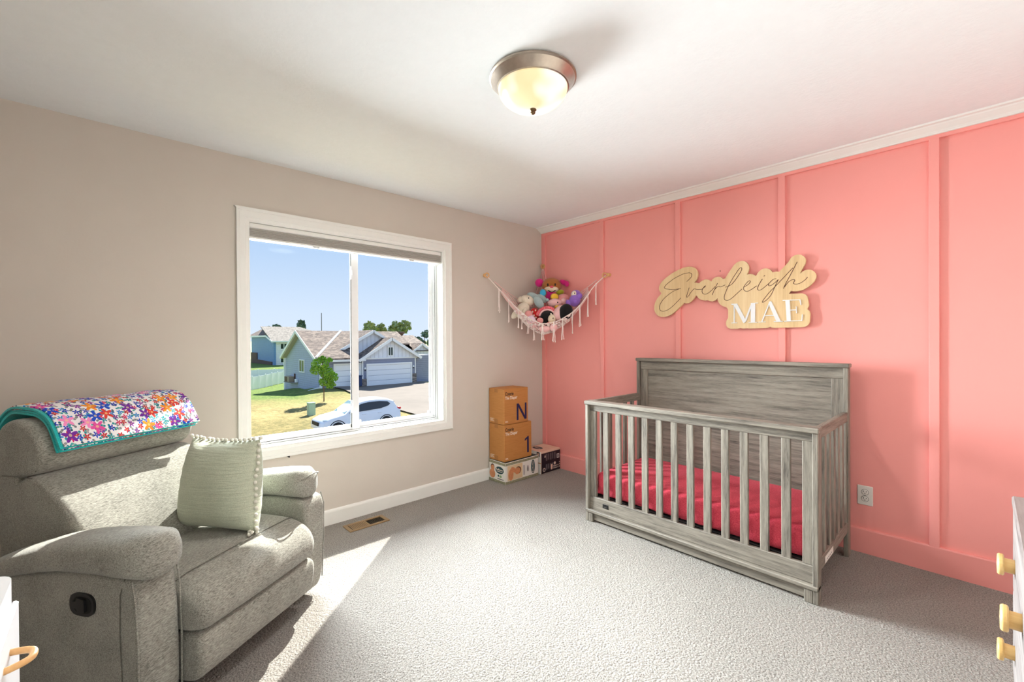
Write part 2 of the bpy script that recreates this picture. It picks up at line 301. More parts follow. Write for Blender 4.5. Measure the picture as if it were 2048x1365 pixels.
SIGN_STROKES=[[[1.561,1.736],[1.568,1.741],[1.578,1.749],[1.588,1.758],[1.595,1.765],[1.599,1.771],[1.6,1.777],[1.601,1.781],[1.601,1.786],[1.599,1.79],[1.597,1.794],[1.594,1.797],[1.59,1.799],[1.585,1.801],[1.579,1.802],[1.572,1.802],[1.565,1.802],[1.557,1.802],[1.549,1.801],[1.54,1.8],[1.529,1.797],[1.514,1.792],[1.497,1.786],[1.479,1.779],[1.462,1.772],[1.445,1.763],[1.429,1.753],[1.413,1.743],[1.401,1.735],[1.392,1.728],[1.385,1.722],[1.381,1.717],[1.377,1.712],[1.376,1.708],[1.375,1.705],[1.377,1.703],[1.379,1.7],[1.382,1.698],[1.387,1.696],[1.393,1.694],[1.401,1.692],[1.41,1.69],[1.422,1.687],[1.435,1.685],[1.446,1.683],[1.457,1.683],[1.468,1.683],[1.479,1.684],[1.488,1.685],[1.496,1.686],[1.503,1.686],[1.509,1.687],[1.514,1.688]],[[1.502,1.686],[1.491,1.682],[1.475,1.678],[1.456,1.672],[1.439,1.664],[1.422,1.654],[1.404,1.642],[1.387,1.63],[1.373,1.619],[1.362,1.608],[1.354,1.599],[1.347,1.589],[1.341,1.581],[1.337,1.572],[1.334,1.563],[1.332,1.556],[1.332,1.548],[1.332,1.541],[1.334,1.534],[1.337,1.528],[1.341,1.523],[1.347,1.52],[1.355,1.517],[1.363,1.516],[1.373,1.516],[1.382,1.518],[1.393,1.521],[1.404,1.525],[1.415,1.531],[1.426,1.538],[1.437,1.546],[1.449,1.555],[1.461,1.565],[1.475,1.578],[1.49,1.591],[1.504,1.604],[1.513,1.613]],[[1.58,1.687],[1.577,1.678],[1.573,1.665],[1.568,1.651],[1.564,1.639],[1.562,1.631],[1.56,1.624],[1.559,1.619],[1.559,1.615],[1.561,1.614],[1.563,1.614],[1.567,1.616],[1.571,1.62],[1.578,1.627],[1.585,1.638],[1.593,1.649],[1.6,1.657],[1.606,1.663],[1.61,1.668],[1.615,1.672],[1.62,1.674],[1.625,1.674],[1.63,1.671],[1.636,1.669],[1.642,1.667],[1.651,1.666],[1.662,1.666],[1.671,1.665],[1.678,1.665]],[[1.678,1.665],[1.682,1.669],[1.689,1.673],[1.696,1.678],[1.701,1.682],[1.703,1.685],[1.705,1.688],[1.706,1.69],[1.705,1.69],[1.704,1.689],[1.701,1.687],[1.697,1.685],[1.694,1.681],[1.69,1.676],[1.686,1.67],[1.682,1.663],[1.68,1.657],[1.679,1.651],[1.68,1.646],[1.681,1.641],[1.683,1.636],[1.687,1.632],[1.692,1.629],[1.698,1.627],[1.704,1.626],[1.71,1.626],[1.717,1.629],[1.724,1.632],[1.731,1.636],[1.737,1.64],[1.744,1.646],[1.751,1.651],[1.757,1.657],[1.763,1.663],[1.769,1.669],[1.774,1.675],[1.777,1.678]],[[1.793,1.7],[1.791,1.694],[1.787,1.686],[1.782,1.676],[1.777,1.665],[1.771,1.653],[1.764,1.638],[1.758,1.625],[1.754,1.616]],[[1.77,1.652],[1.775,1.657],[1.782,1.664],[1.79,1.671],[1.797,1.675],[1.802,1.676],[1.806,1.674],[1.81,1.671],[1.816,1.671],[1.824,1.673],[1.833,1.676],[1.842,1.679],[1.848,1.682]],[[1.848,1.665],[1.856,1.667],[1.867,1.669],[1.88,1.674],[1.892,1.681],[1.903,1.692],[1.915,1.706],[1.926,1.721],[1.935,1.734],[1.943,1.746],[1.951,1.758],[1.956,1.769],[1.961,1.777],[1.962,1.783],[1.962,1.788],[1.961,1.79],[1.959,1.792],[1.958,1.794],[1.955,1.794],[1.952,1.793],[1.947,1.789],[1.941,1.783],[1.934,1.774],[1.926,1.762],[1.917,1.749],[1.906,1.733],[1.895,1.714],[1.883,1.694],[1.873,1.676],[1.864,1.658],[1.856,1.64],[1.849,1.623],[1.845,1.61],[1.842,1.599],[1.841,1.591],[1.841,1.585],[1.842,1.58],[1.845,1.575],[1.849,1.571],[1.854,1.569],[1.86,1.568],[1.867,1.568],[1.875,1.571],[1.883,1.575],[1.891,1.58],[1.9,1.587],[1.91,1.595],[1.919,1.604],[1.929,1.612],[1.938,1.621],[1.948,1.629],[1.956,1.636],[1.962,1.642]],[[1.974,1.653],[1.98,1.656],[1.988,1.66],[1.997,1.665],[2.004,1.67],[2.008,1.674],[2.012,1.679],[2.015,1.683],[2.017,1.687],[2.017,1.69],[2.016,1.693],[2.014,1.695],[2.011,1.695],[2.007,1.693],[2.002,1.69],[1.997,1.685],[1.992,1.68],[1.987,1.674],[1.982,1.667],[1.977,1.66],[1.974,1.653],[1.973,1.648],[1.972,1.643],[1.974,1.638],[1.976,1.634],[1.979,1.63],[1.983,1.626],[1.989,1.623],[1.995,1.622],[2.001,1.622],[2.008,1.625],[2.016,1.629],[2.024,1.633],[2.033,1.638],[2.043,1.645],[2.052,1.651],[2.059,1.655]],[[2.094,1.699],[2.09,1.692],[2.084,1.683],[2.078,1.672],[2.073,1.663],[2.069,1.655],[2.066,1.648],[2.064,1.641],[2.063,1.636],[2.064,1.631],[2.065,1.628],[2.068,1.625],[2.071,1.624],[2.075,1.624],[2.08,1.624],[2.086,1.626],[2.093,1.63],[2.102,1.637],[2.114,1.647],[2.125,1.656],[2.132,1.663]],[[2.103,1.715],[2.104,1.717],[2.106,1.719],[2.108,1.721],[2.11,1.722]],[[2.178,1.692],[2.175,1.691],[2.17,1.691],[2.165,1.69],[2.159,1.688],[2.153,1.683],[2.147,1.677],[2.141,1.671],[2.136,1.666],[2.134,1.661],[2.132,1.656],[2.132,1.652],[2.133,1.649],[2.135,1.648],[2.139,1.647],[2.144,1.648],[2.148,1.649],[2.153,1.652],[2.159,1.656],[2.165,1.661],[2.17,1.665],[2.176,1.67],[2.182,1.676],[2.187,1.681],[2.191,1.684]],[[2.191,1.684],[2.187,1.676],[2.182,1.665],[2.176,1.651],[2.17,1.638],[2.164,1.624],[2.158,1.609],[2.152,1.595],[2.145,1.582],[2.138,1.572],[2.13,1.563],[2.122,1.555],[2.115,1.549],[2.108,1.544],[2.102,1.54],[2.096,1.538],[2.094,1.538],[2.093,1.541],[2.095,1.546],[2.098,1.552],[2.104,1.561],[2.112,1.571],[2.122,1.584],[2.132,1.598],[2.143,1.61],[2.152,1.62],[2.161,1.629],[2.171,1.639],[2.181,1.649],[2.192,1.661],[2.203,1.673],[2.215,1.686],[2.226,1.698],[2.24,1.713],[2.254,1.729],[2.267,1.742],[2.276,1.752]],[[2.301,1.788],[2.295,1.778],[2.288,1.762],[2.279,1.744],[2.271,1.726],[2.262,1.708],[2.252,1.688],[2.242,1.669],[2.234,1.653],[2.229,1.641],[2.225,1.632],[2.223,1.626],[2.221,1.621]],[[2.226,1.63],[2.231,1.636],[2.237,1.645],[2.243,1.654],[2.25,1.662],[2.257,1.667],[2.264,1.671],[2.27,1.674],[2.276,1.675],[2.28,1.675],[2.283,1.674],[2.285,1.671],[2.286,1.668],[2.285,1.664],[2.282,1.66],[2.279,1.655],[2.278,1.651],[2.28,1.648],[2.283,1.646],[2.287,1.644],[2.291,1.644],[2.297,1.643],[2.303,1.644],[2.31,1.645],[2.316,1.647],[2.323,1.651],[2.33,1.655],[2.336,1.66],[2.342,1.664],[2.347,1.669],[2.351,1.674],[2.355,1.679],[2.357,1.683]]]
SIGN_LET={"M":[[[1.893,1.541],[1.9313,1.5403],[1.9913,1.4143],[1.979,1.4005],[1.972,1.4005],[1.9103,1.5295],[1.893,1.534]],[[1.979,1.4005],[1.9913,1.4143],[2.0321,1.5275],[2.0322,1.5386],[2.0252,1.5387],[1.9773,1.4116]],[[2.0208,1.4044],[2.0486,1.4042],[2.0496,1.5342],[2.0322,1.5386],[2.0218,1.5388]],[[1.9077,1.4051],[1.9146,1.4051],[1.9156,1.5336],[1.9086,1.5365]],[[1.892,1.401],[1.9303,1.4008],[1.9303,1.4057],[1.892,1.4059]],[[2.0068,1.4003],[2.0625,1.4],[2.0626,1.4049],[2.0069,1.4052]],[[2.0217,1.5339],[2.067,1.5332],[2.067,1.538],[2.0218,1.5388]]],"A":[[[2.1382,1.5412],[2.1498,1.5408],[2.2052,1.4051],[2.1788,1.4052],[2.1366,1.516]],[[2.1382,1.5412],[2.144,1.541],[2.095,1.4052],[2.0877,1.4052]],[[2.107,1.4433],[2.1671,1.4428],[2.1657,1.4477],[2.1085,1.4482]],[[2.07,1.401],[2.1141,1.401],[2.1141,1.4059],[2.07,1.406]],[[2.1641,1.401],[2.217,1.401],[2.217,1.4058],[2.1641,1.4059]]],"E":[[[2.2407,1.404],[2.264,1.4042],[2.2578,1.5407],[2.233,1.5416]],[[2.2173,1.54],[2.3188,1.5365],[2.3187,1.5414],[2.217,1.545]],[[2.226,1.401],[2.3278,1.402],[2.3277,1.4068],[2.2257,1.406]],[[2.3119,1.5416],[2.3187,1.5414],[2.3238,1.505],[2.3194,1.5051]],[[2.3235,1.4019],[2.3288,1.402],[2.3314,1.4437],[2.3271,1.4437]],[[2.2609,1.4725],[2.296,1.472],[2.2958,1.4776],[2.2607,1.4781]],[[2.2944,1.4523],[2.2987,1.4523],[2.2974,1.4972],[2.293,1.4973]]]}
# ------------------------------------------------------------------ materials
plain('white_trim', (240, 240, 236), .35, var=.01)
plain('wall_beige', (212, 203, 193), .75, var=.015, vscale=3, bump=.12, bscale=90)
plain('wall_pink', (250, 162, 155), .5, var=.012, vscale=3, bump=.06, bscale=120)
plain('ceiling_white', (238, 241, 243), .9, var=.01, bump=.55, bscale=55)
plain('brushed_nickel', (176, 164, 152), .32, 1., var=.05, vscale=60)
plain('dark_bronze', (120, 96, 70), .35, .9)
plain('vinyl_white', (238, 240, 242), .4, var=.01)
plain('shade_grey', (178, 174, 168), .85, var=.05, vscale=150)
plain('clear_tab', (225, 226, 226), .2)
plain('black_plastic', (22, 22, 24), .35)
plain('near_black', (12, 12, 13), .6)
plain('outlet_white', (228, 222, 215), .35)
plain('white_lacquer', (238, 238, 240), .35, var=.01)
plain('grey_shadow_gap', (40, 38, 36), .8)
wood('oak_x', (72, 67, 61), (122, 115, 105), (152, 145, 133), 'X', bands=55)
wood('oak_y', (72, 67, 61), (122, 115, 105), (152, 145, 133), 'Y', bands=55)
wood('oak_z', (72, 67, 61), (122, 115, 105), (152, 145, 133), 'Z', bands=55)
wood('maple_ply', (214, 178, 128), (230, 197, 148), (240, 212, 166), 'Z', bands=14, rough=.45)
wood('pale_wood', (212, 166, 96), (228, 186, 116), (240, 204, 140), 'X', bands=16, rough=.4)
wood('tan_wood', (206, 150, 92), (224, 172, 112), (236, 190, 132), 'X', bands=16, rough=.4)
wood('dresser_grey', (100, 93, 92), (134, 127, 125), (156, 149, 147), 'Y', bands=20)
fabric('recliner_grey', (82, 80, 73), (144, 142, 133), (180, 178, 167), (.30, 1.2, 1.2), 270, bump=.3)
fabric('recliner_seam', (70, 68, 62), (92, 90, 82), (120, 118, 108))
fabric('recliner_under', (26, 25, 24), (40, 38, 36), (52, 50, 48))
fabric('pillow_sage', (158, 166, 146), (182, 188, 166), (200, 205, 184), (1, 1, 1), 300, bump=.8, wrinkle=((1.4, 1.4, 16), 4, .010))
fabric('pompom_cream', (196, 194, 180), (222, 220, 206), (238, 236, 224))
fabric('blanket_teal', (10, 150, 150), (28, 184, 182), (70, 208, 204))
fabric('sheet_coral', (182, 52, 70), (206, 68, 86), (220, 88, 102), (1, 1, 1), 160, rough=.75, bump=.35, wrinkle=((2.2, .8, .9), 7, .012))
fabric('rope_pink', (228, 178, 178), (246, 208, 204), (252, 226, 220), bump=.5)
fabric('rope_white', (226, 206, 200), (248, 232, 226), (255, 244, 240), bump=.5)
def cardboard():
    m, n, b, o = new_mat('cardboard'); g = G(n)
    f = g.noise(g.coords((1, 1, 14)), 12, 4, .6)
    g.link(g.ramp(f, [(.3, lin((186, 124, 64))), (.5, lin((194, 132, 70))), (.7, lin((200, 138, 76)))]), b.inputs['Base Color'])
    b.inputs['Roughness'].default_value = .7; MATS['cardboard'] = m
cardboard()
plain('tape_tan', (170, 112, 54), .3)
plain('ink_navy', (20, 24, 78), .6); plain('ink_black', (28, 20, 20), .6); plain('ink_white', (240, 226, 210), .6)
plain('box_white', (236, 233, 226), .5); plain('box_green', (14, 52, 52), .45); plain('box_band', (150, 148, 120), .6, var=.35, vscale=120)
plain('box_navy', (24, 18, 34), .4); plain('box_peach', (236, 200, 178), .5, var=.06, vscale=30); plain('print_skin', (214, 142, 96), .5, var=.12, vscale=45)
plain('print_hair', (92, 56, 36), .5); plain('print_green', (150, 176, 128), .5); plain('print_grey', (96, 92, 98), .5, var=.25, vscale=200); plain('print_oval', (16, 66, 72), .45)
plain('print_tan', (226, 200, 160), .5)
def carpet():
    m, n, b, o = new_mat('carpet_pile'); g = G(n); v = g.coords()
    vo = g.node('ShaderNodeTexVoronoi'); vo.inputs['Scale'].default_value = 105; g.link(v, vo.inputs['Vector'])
    vo.inputs['Randomness'].default_value = 1.
    warp = g.noise(v, 155, 4, .75)
    tw = g.noise(g.coords((1, 1, 1)), 420, 2, .6)
    big = g.noise(v, 1.6, 2)
    # vacuum strokes in the nap
    wv = g.node('ShaderNodeTexWave', _wave_type='BANDS', _bands_direction='DIAGONAL'); wv.inputs['Scale'].default_value = .55
    wv.inputs['Distortion'].default_value = 2.2; wv.inputs['Detail'].default_value = 1.; g.link(v, wv.inputs['Vector'])
    h = g.math('ADD', g.math('MULTIPLY', warp, .7), g.math('MULTIPLY', g.math('SUBTRACT', 1., vo.outputs['Distance']), .6))
    f = g.math('ADD', g.math('MULTIPLY', warp, .62), g.math('MULTIPLY', tw, .38))
    base = g.ramp(f, [(.37, lin((70, 63, 57))), (.455, lin((156, 149, 141))), (.56, lin((210, 204, 196)))])
    nap = g.math('MULTIPLY_ADD', g.math('ADD', g.math('MULTIPLY', wv.outputs['Fac'], .5), big), .10, .90)
    mx = g.node('ShaderNodeVectorMath', _operation='SCALE'); g.link(base, mx.inputs[0]); g.link(nap, mx.inputs['Scale'])
    g.link(mx.outputs[0], b.inputs['Base Color']); b.inputs['Roughness'].default_value = .95; b.inputs['Specular IOR Level'].default_value = .1
    b.inputs['Sheen Weight'].default_value = .2
    g.bump(h, 1., .02, b); MATS['carpet_pile'] = m
carpet()
def glass():
    m = bpy.data.materials.new('window_glass'); m.use_nodes = True; n = m.node_tree; n.nodes.clear()
    o = n.nodes.new('ShaderNodeOutputMaterial'); t = n.nodes.new('ShaderNodeBsdfTransparent'); gl = n.nodes.new('ShaderNodeBsdfGlossy')
    gl.inputs['Roughness'].default_value = .02; mx = n.nodes.new('ShaderNodeMixShader'); lw = n.nodes.new('ShaderNodeFresnel'); lw.inputs['IOR'].default_value = 1.05
    t.inputs[0].default_value = (.97, .985, .98, 1)
    n.links.new(lw.outputs[0], mx.inputs[0]); n.links.new(t.outputs[0], mx.inputs[1]); n.links.new(gl.outputs[0], mx.inputs[2]); n.links.new(mx.outputs[0], o.inputs[0])
    MATS['window_glass'] = m
glass()
def floral():
    m, n, b, o = new_mat('floral_print'); g = G(n)
    t = g.node('ShaderNodeTexCoord'); uvs = t.outputs['UV']
    col = (.93, .90, .92)
    colr = None
    for i, (scale, rad, pal, petals, keep) in enumerate([
            (46, .40, [(40, 150, 160), (40, 90, 120), (120, 130, 140), (90, 170, 170), (150, 150, 160)], 2, 1.),
            (34, .40, [(214, 40, 110), (120, 40, 150), (40, 70, 190), (60, 140, 215), (200, 40, 60), (150, 60, 170), (30, 150, 165)], 5, 1.),
            (17, .44, [(250, 150, 205), (120, 50, 160), (245, 150, 50), (40, 80, 200), (235, 90, 170), (225, 70, 60)], 5, .75)]):
        mp = g.node('ShaderNodeMapping'); mp.inputs['Location'].default_value = (3.1*i, 1.7*i, 0); mp.inputs['Scale'].default_value = (scale,)*3
        g.link(uvs, mp.inputs['Vector'])
        vo = g.node('ShaderNodeTexVoronoi', _voronoi_dimensions='2D'); vo.inputs['Scale'].default_value = 1.; vo.inputs['Randomness'].default_value = .75; g.link(mp.outputs[0], vo.inputs['Vector'])
        sb = g.node('ShaderNodeVectorMath', _operation='SUBTRACT'); g.link(mp.outputs[0], sb.inputs[0]); g.link(vo.outputs['Position'], sb.inputs[1])
        sp = g.node('ShaderNodeSeparateXYZ'); g.link(sb.outputs[0], sp.inputs[0])
        ang = g.math('ARCTAN2', sp.outputs['Y'], sp.outputs['X'])
        sc = g.node('ShaderNodeSeparateColor'); g.link(vo.outputs['Color'], sc.inputs[0])
        pet = g.math('SINE', g.math('ADD', g.math('MULTIPLY', ang, float(petals)), g.math('MULTIPLY', sc.outputs[1], 6.28)))
        R = g.math('MULTIPLY_ADD', pet, rad*.35, rad*.72)
        inside = g.math('MULTIPLY', g.math('LESS_THAN', vo.outputs['Distance'], R), g.math('LESS_THAN', sc.outputs[2], keep))
        k = len(pal); c = g.ramp(sc.outputs[0], [(j/k, lin(p)) for j, p in enumerate(pal)], 'CONSTANT')
        core = g.math('LESS_THAN', vo.outputs['Distance'], rad*.2)
        c = g.mix(g.math('MULTIPLY', core, .55), c, lin((250, 225, 150)))
        colr = g.mix(inside, colr if colr is not None else col, c)
    g.link(colr, b.inputs['Base Color']); b.inputs['Roughness'].default_value = .85; b.inputs['Specular IOR Level'].default_value = .2
    MATS['floral_print'] = m
floral()

# ------------------------------------------------------------------ room shell
RX, RY, H = 3.78, -3.98, 2.44
struct(bx('floor', -.05, RX, RY, .05, -.12, 0, 'carpet_pile', b=0))
struct(bx('ceiling', -.2, RX+.1, RY-.1, .1, H, H+.12, 'ceiling_white', b=0))
struct(bx('wall_right', RX, RX+.12, RY, 0, 0, H, 'wall_beige', b=0))
struct(bx('wall_front', -.17, RX+.12, RY-.12, RY, 0, H, 'wall_beige', b=0))
WY0, WY1, WZ0, WZ1 = -2.688, -1.236, .604, 2.054            # window opening
wl = M()
wl.box(-.17, 0, RY, WY0, 0, H, 0); wl.box(-.17, 0, WY1, .1, 0, H, 0)
wl.box(-.17, 0, WY0, WY1, 0, WZ0, 0); wl.box(-.02, 0, WY0, WY1, WZ1, H, 0); wl.box(-.17, -.02, WY0, WY1, 2.17, H, 0)
struct(wl.build('wall_left', 'wall_beige'))
wb = struct(bx('wall_back', 0, RX+.12, 0, .12, 0, H, 'wall_pink', b=0))
PK = .018
bat = M().box(-.021, .021, -PK, 0, .14, 2.376, .0015)
first = None
for i, x in enumerate([.752, 1.480, 2.206, 2.940, 3.668]):
    if first is None: first = bat.build('batten', 'wall_pink', wb, world=False); first.location = (x, 0, 0)
    else: copy_part(first, wb, (x, 0, 0))
M().box(.0, .05, -PK, 0, .14, 2.376, .0015).build('corner_batten', 'wall_pink', wb)
M().box(.0, RX, -PK, 0, 2.372, H, .0015).build('top_rail', 'wall_pink', wb)
struct(M().prism([(-.0, .0), (-PK-.001, 0), (-PK-.001, .138), (-PK+.002, .145), (0, .145)], 0.0, RX, 'X').build('baseboard_back', 'wall_pink'))
struct(M().prism([(0.0, 0), (.014, 0), (.014, .088), (.011, .098), (.006, .104), (0, .105)], RY, -.0, 'Y').build('baseboard_left', 'white_trim'))
cr = [(-PK, 2.392), (-PK-.012, 2.392), (-PK-.014, 2.398), (-.036, 2.401), (-.040, 2.405), (-.072, 2.425), (-.076, 2.430), (-.096, 2.432), (-.100, 2.44), (-PK, 2.44)]
struct(M().prism(cr, .0, RX, 'X').build('trim_1', 'white_trim'))
# window
win = thing('window_1', 'white sliding window with wide white casing in the beige wall', 'window', (0, -1.96, .54)); del win['category']; struct(win)
cw = .068
def casing(name, horizontal, a0, a1, inner, outer):
    d = 1 if outer > inner else -1; w = abs(outer-inner); m = M()
    pr = [(0, .010), (.012, .014), (.014, .018), (w-.020, .018), (w-.017, .022), (w, .022), (w, .0), (0, .0)]
    for (p, t), (q, u) in zip(pr, pr[1:]):
        pass
    if horizontal:
        m.prism([(t, inner+d*p) for p, t in pr], a0, a1, 'Y') if False else m.add(*_pr(pr, inner, d, a0, a1, True))
    else: m.add(*_pr(pr, inner, d, a0, a1, False))
    return m.build(name, 'white_trim', win)
def _pr(pr, inner, d, a0, a1, hor):
    n = len(pr); v = []
    for k, (lo) in enumerate((a0, a1)):
        sgn = -1 if k == 0 else 1
        for p, t in pr:
            e = lo+sgn*p; q = inner+d*p
            v.append((t, e, q) if hor else (t, q, e))
    f = [tuple(range(n)), tuple(range(2*n-1, n-1, -1))]+[(i, i+n, (i+1) % n+n, (i+1) % n) for i in range(n)]
    return v, f
casing('casing_board', True, WY0, WY1, WZ1, WZ1+cw+.006); casing('casing_board', True, WY0, WY1, WZ0, WZ0-cw)
casing('casing_board', False, WZ0, WZ1, WY0, WY0-cw+.006); casing('casing_board', False, WZ0, WZ1, WY1, WY1+cw+.008)
JX = -.115
bx('jamb', JX, .006, WY0-.001, WY0+.010, WZ0, WZ1, 'white_trim', win, b=.001); bx('jamb', JX, .006, WY1-.010, WY1+.001, WZ0, WZ1, 'white_trim', win, b=.001)
bx('sill_board', JX, .006, WY0+.010, WY1-.010, WZ0-.001, WZ0+.010, 'white_trim', win, b=.001); bx('head_board', JX, .006, WY0+.010, WY1-.010, WZ1-.010, WZ1+.001, 'white_trim', win, b=.001)
def frame(name, x0, x1, y0, y1, z0, z1, w, mat, parent, wb_=None):
    m = M(); wb_ = wb_ or w
    m.box(x0, x1, y0, y0+w, z0, z1, .002); m.box(x0, x1, y1-w, y1, z0, z1, .002)
    m.box(x0, x1, y0+w, y1-w, z0, z0+wb_, .002); m.box(x0, x1, y0+w, y1-w, z1-w, z1, .002)
    return m.build(name, mat, parent)
ya, yb, za, zb = WY0+.010, WY1-.010, WZ0+.010, WZ1-.010
frame('outer_frame', -.140, -.088, ya, yb, za, zb, .012, 'vinyl_white', win)
for y0_, y1_ in ((WY0-.03, ya+.012), (yb-.012, WY1+.03)): bx('sun_edge_trim', -.195, -.172, y0_, y1_, WZ0-.02, 2.2, 'vinyl_white', win)  # unseen outer side trim, added to bound the sun patch indoors
frame('track', -.138, -.096, ya+.012, yb-.012, za+.012, zb-.012, .008, 'vinyl_white', win)
ls = frame('sash', -.120, -.100, ya+.004, -1.966, za+.018, zb-.018, .010, 'vinyl_white', win, .034)
rs = frame('sash', -.140, -.122, -1.985, yb-.020, za+.018, zb-.018, .030, 'vinyl_white', win, .032)
M().box(-.100, -.090, -1.996, -1.940, za+.014, zb-.01, .003).build('meeting_stile', 'vinyl_white', win)
bx('stile_gasket', -.101, -.0895, -1.9995, -1.996, za+.03, zb-.03, 'grey_shadow_gap', win, b=0); bx('stile_gasket', -.13, -.098, -1.9405, -1.938, za+.03, zb-.03, 'grey_shadow_gap', win, b=0)
bx('pane', -.112, -.108, ya+.012, -1.975, za+.050, zb-.026, 'window_glass', ls, b=0); bx('pane', -.133, -.129, -1.957, yb-.048, za+.048, zb-.046, 'window_glass', rs, b=0)
bx('gap_strip', -.1215, -.1205, yb-.0525, yb-.049, za+.05, zb-.05, 'grey_shadow_gap', rs, b=0)  # thin dark strips added to show frame gaps that bright light washes out
bx('gap_strip', -.0995, -.0965, ya+.02, -2.0, za+.0505, za+.0525, 'grey_shadow_gap', ls, b=0); bx('gap_strip', -.1215, -.1195, -1.94, yb-.05, za+.0490, za+.0510, 'grey_shadow_gap', rs, b=0)
bx('track_gap', -.0955, -.0935, ya+.02, yb-.02, za+.0125, za+.0150, 'grey_shadow_gap', win, b=0); bx('track_gap', -.0885, -.0868, ya+.01, yb-.01, za-.0005, za+.0010, 'grey_shadow_gap', win, b=0)  # track gaps are dark strips too, their shade put into the colour
bx('track_gap', -.0885, -.0868, yb-.001, yb+.0005, za, zb-.11, 'grey_shadow_gap', win, b=0); bx('track_gap', -.0965, -.0945, yb-.0145, yb-.0118, za+.01, zb-.11, 'grey_shadow_gap', win, b=0)
M().add([(.001, -2.475, .533), (.001, -2.455, .533), (.001, -2.457, .517), (.012, -2.473, .533), (.012, -2.457, .533), (.008, -2.458, .520)], [(0, 1, 2), (3, 5, 4), (0, 3, 4, 1), (1, 4, 5, 2), (2, 5, 3, 0)]).build('cord_clip', 'grey_shadow_gap', win)
for z in (1.80, .80):
    lk = M().box(-.090, -.080, -1.999, -1.984, z-.05, z+.05, .003); lk.box(-.084, -.070, -1.996, -1.987, z-.018, z+.018, .003); lk.build('latch', 'vinyl_white', win)
for y in (-1.925, -1.315): M().box(-.122, -.112, y-.012, y+.012, .664, .688, .003).build('corner_clip', 'clear_tab', win)
# cellular shade pulled right up
sh = thing('window_shade', 'grey cellular shade pulled up to the head of the window', 'window shade', (-.03, -1.96, 1.945))
bx('headrail', -.072, -.012, WY0+.012, WY1-.012, 2.012, 2.043, 'white_trim', sh, b=.004)
fp = M()
for i in range(5):
    z1 = 2.010-i*.0105; fp.prism([(-.068, z1), (-.014, z1), (-.010, z1-.005), (-.014, z1-.0098), (-.068, z1-.0098), (-.072, z1-.005)], WY0+.014, WY1-.014, 'Y')
fp2 = M(); fp2.v = [(p[0], p[1], p[2]) for p in fp.v]; fp2.f = fp.f; fp2.build('pleated_fabric', 'shade_grey', sh)
bx('bottom_rail', -.070, -.012, WY0+.013, WY1-.013, 1.943, 1.957, 'white_trim', sh, b=.004)
for y in (-2.27, -1.53): M().box(-.020, -.006, y-.022, y+.022, 1.933, 1.945, .003).build('lift_tab', 'clear_tab', sh)
# floor register
vr = thing('floor_vent', 'tan metal floor register in the carpet below the window', 'vent', (.165, -2.0, 0))
vx0, vx1, vy0, vy1 = .105, .235, -2.15, -1.86
m = M(); m.box(vx0, vx1, vy0, vy0+.026, 0, .008, .002); m.box(vx0, vx1, vy1-.026, vy1, 0, .008, .002)
m.box(vx0, vx0+.022, vy0+.026, vy1-.026, 0, .008, .002); m.box(vx1-.022, vx1, vy0+.026, vy1-.026, 0, .008, .002); m.box(vx0+.022, vx1-.022, -2.012, -1.998, 0, .008, .002)
plain('vent_tan', (156, 128, 92), .4, .3); m.build('frame', 'vent_tan', vr)
bx('duct_opening', vx0+.02, vx1-.02, vy0+.024, vy1-.024, .0005, .0015, 'near_black', vr, b=0)
for half, (a, b_) in enumerate(((-2.122, -2.014), (-1.996, -1.888))):
    for k in range(9):
        y = a+(k+.5)*(b_-a)/9; dy = .004 if half == 0 else -.003
        M().add([(vx0+.02, y-.0022, .006), (vx1-.02, y-.0022, .006), (vx1-.02, y+.0022+dy, .0065 if half == 0 else .002), (vx0+.02, y+.0022+dy, .0065 if half == 0 else .002),
                 (vx0+.02, y-.0022, .0045), (vx1-.02, y-.0022, .0045), (vx1-.02, y+.0022+dy, .005 if half == 0 else .001), (vx0+.02, y+.0022+dy, .005 if half == 0 else .001)],
                [(0, 1, 2, 3), (7, 6, 5, 4), (0, 4, 5, 1), (1, 5, 6, 2), (2, 6, 7, 3), (3, 7, 4, 0)]).build('slat', 'vent_tan', vr)
# ceiling lamp
LX, LY = 1.785, -1.955
lamp = thing('ceiling_light', 'round flush ceiling light with frosted glass bowl and nickel rim', 'ceiling light', (LX, LY, 2.44))
M().lathe([(.02, 2.4395), (.183, 2.4395), (.190, 2.434), (.190, 2.428), (.184, 2.424), (.181, 2.419), (.160, 2.396), (.158, 2.390), (.152, 2.388), (.14, 2.402), (.02, 2.41)], (LX, LY, 0), 64).build('canopy_ring', 'brushed_nickel', lamp, smooth=True, sharp=25)
prof = []
for i in range(13):
    a = math.pi/2*i/12; prof.append((max(.0, .152*math.cos(a)), 2.390-.090*math.sin(a)))
def dome_mat():
    m, n, b, o = new_mat('frosted_bowl'); g = G(n); b.inputs['Base Color'].default_value = (.42, .38, .30, 1); b.inputs['Roughness'].default_value = .25
    v = g.coords(); f = g.noise(v, 7, 1)
    g.link(g.ramp(f, [(.38, (.95, .74, .36)), (.5, (1, .92, .70)), (.6, (1.05, 1.02, .98))]), b.inputs['Emission Color']); b.inputs['Emission Strength'].default_value = .74
    MATS['frosted_bowl'] = m
dome_mat()
M().lathe(prof, (LX, LY, 0), 48).build('glass_bowl', 'frosted_bowl', lamp, smooth=True, sharp=180)
M().lathe([(.004, 2.302), (.014, 2.301), (.016, 2.297), (.012, 2.293), (.009, 2.290), (.011, 2.286), (.009, 2.281), (.004, 2.278), (.0, 2.277)], (LX, LY, 0), 20).build('finial', 'dark_bronze', lamp, smooth=True)
pl = bpy.data.lights.new('lamp_light', 'AREA'); pl.shape = 'DISK'; pl.size = .26; pl.energy = LAMP_WATTS; pl.color = (1, .97, .92)
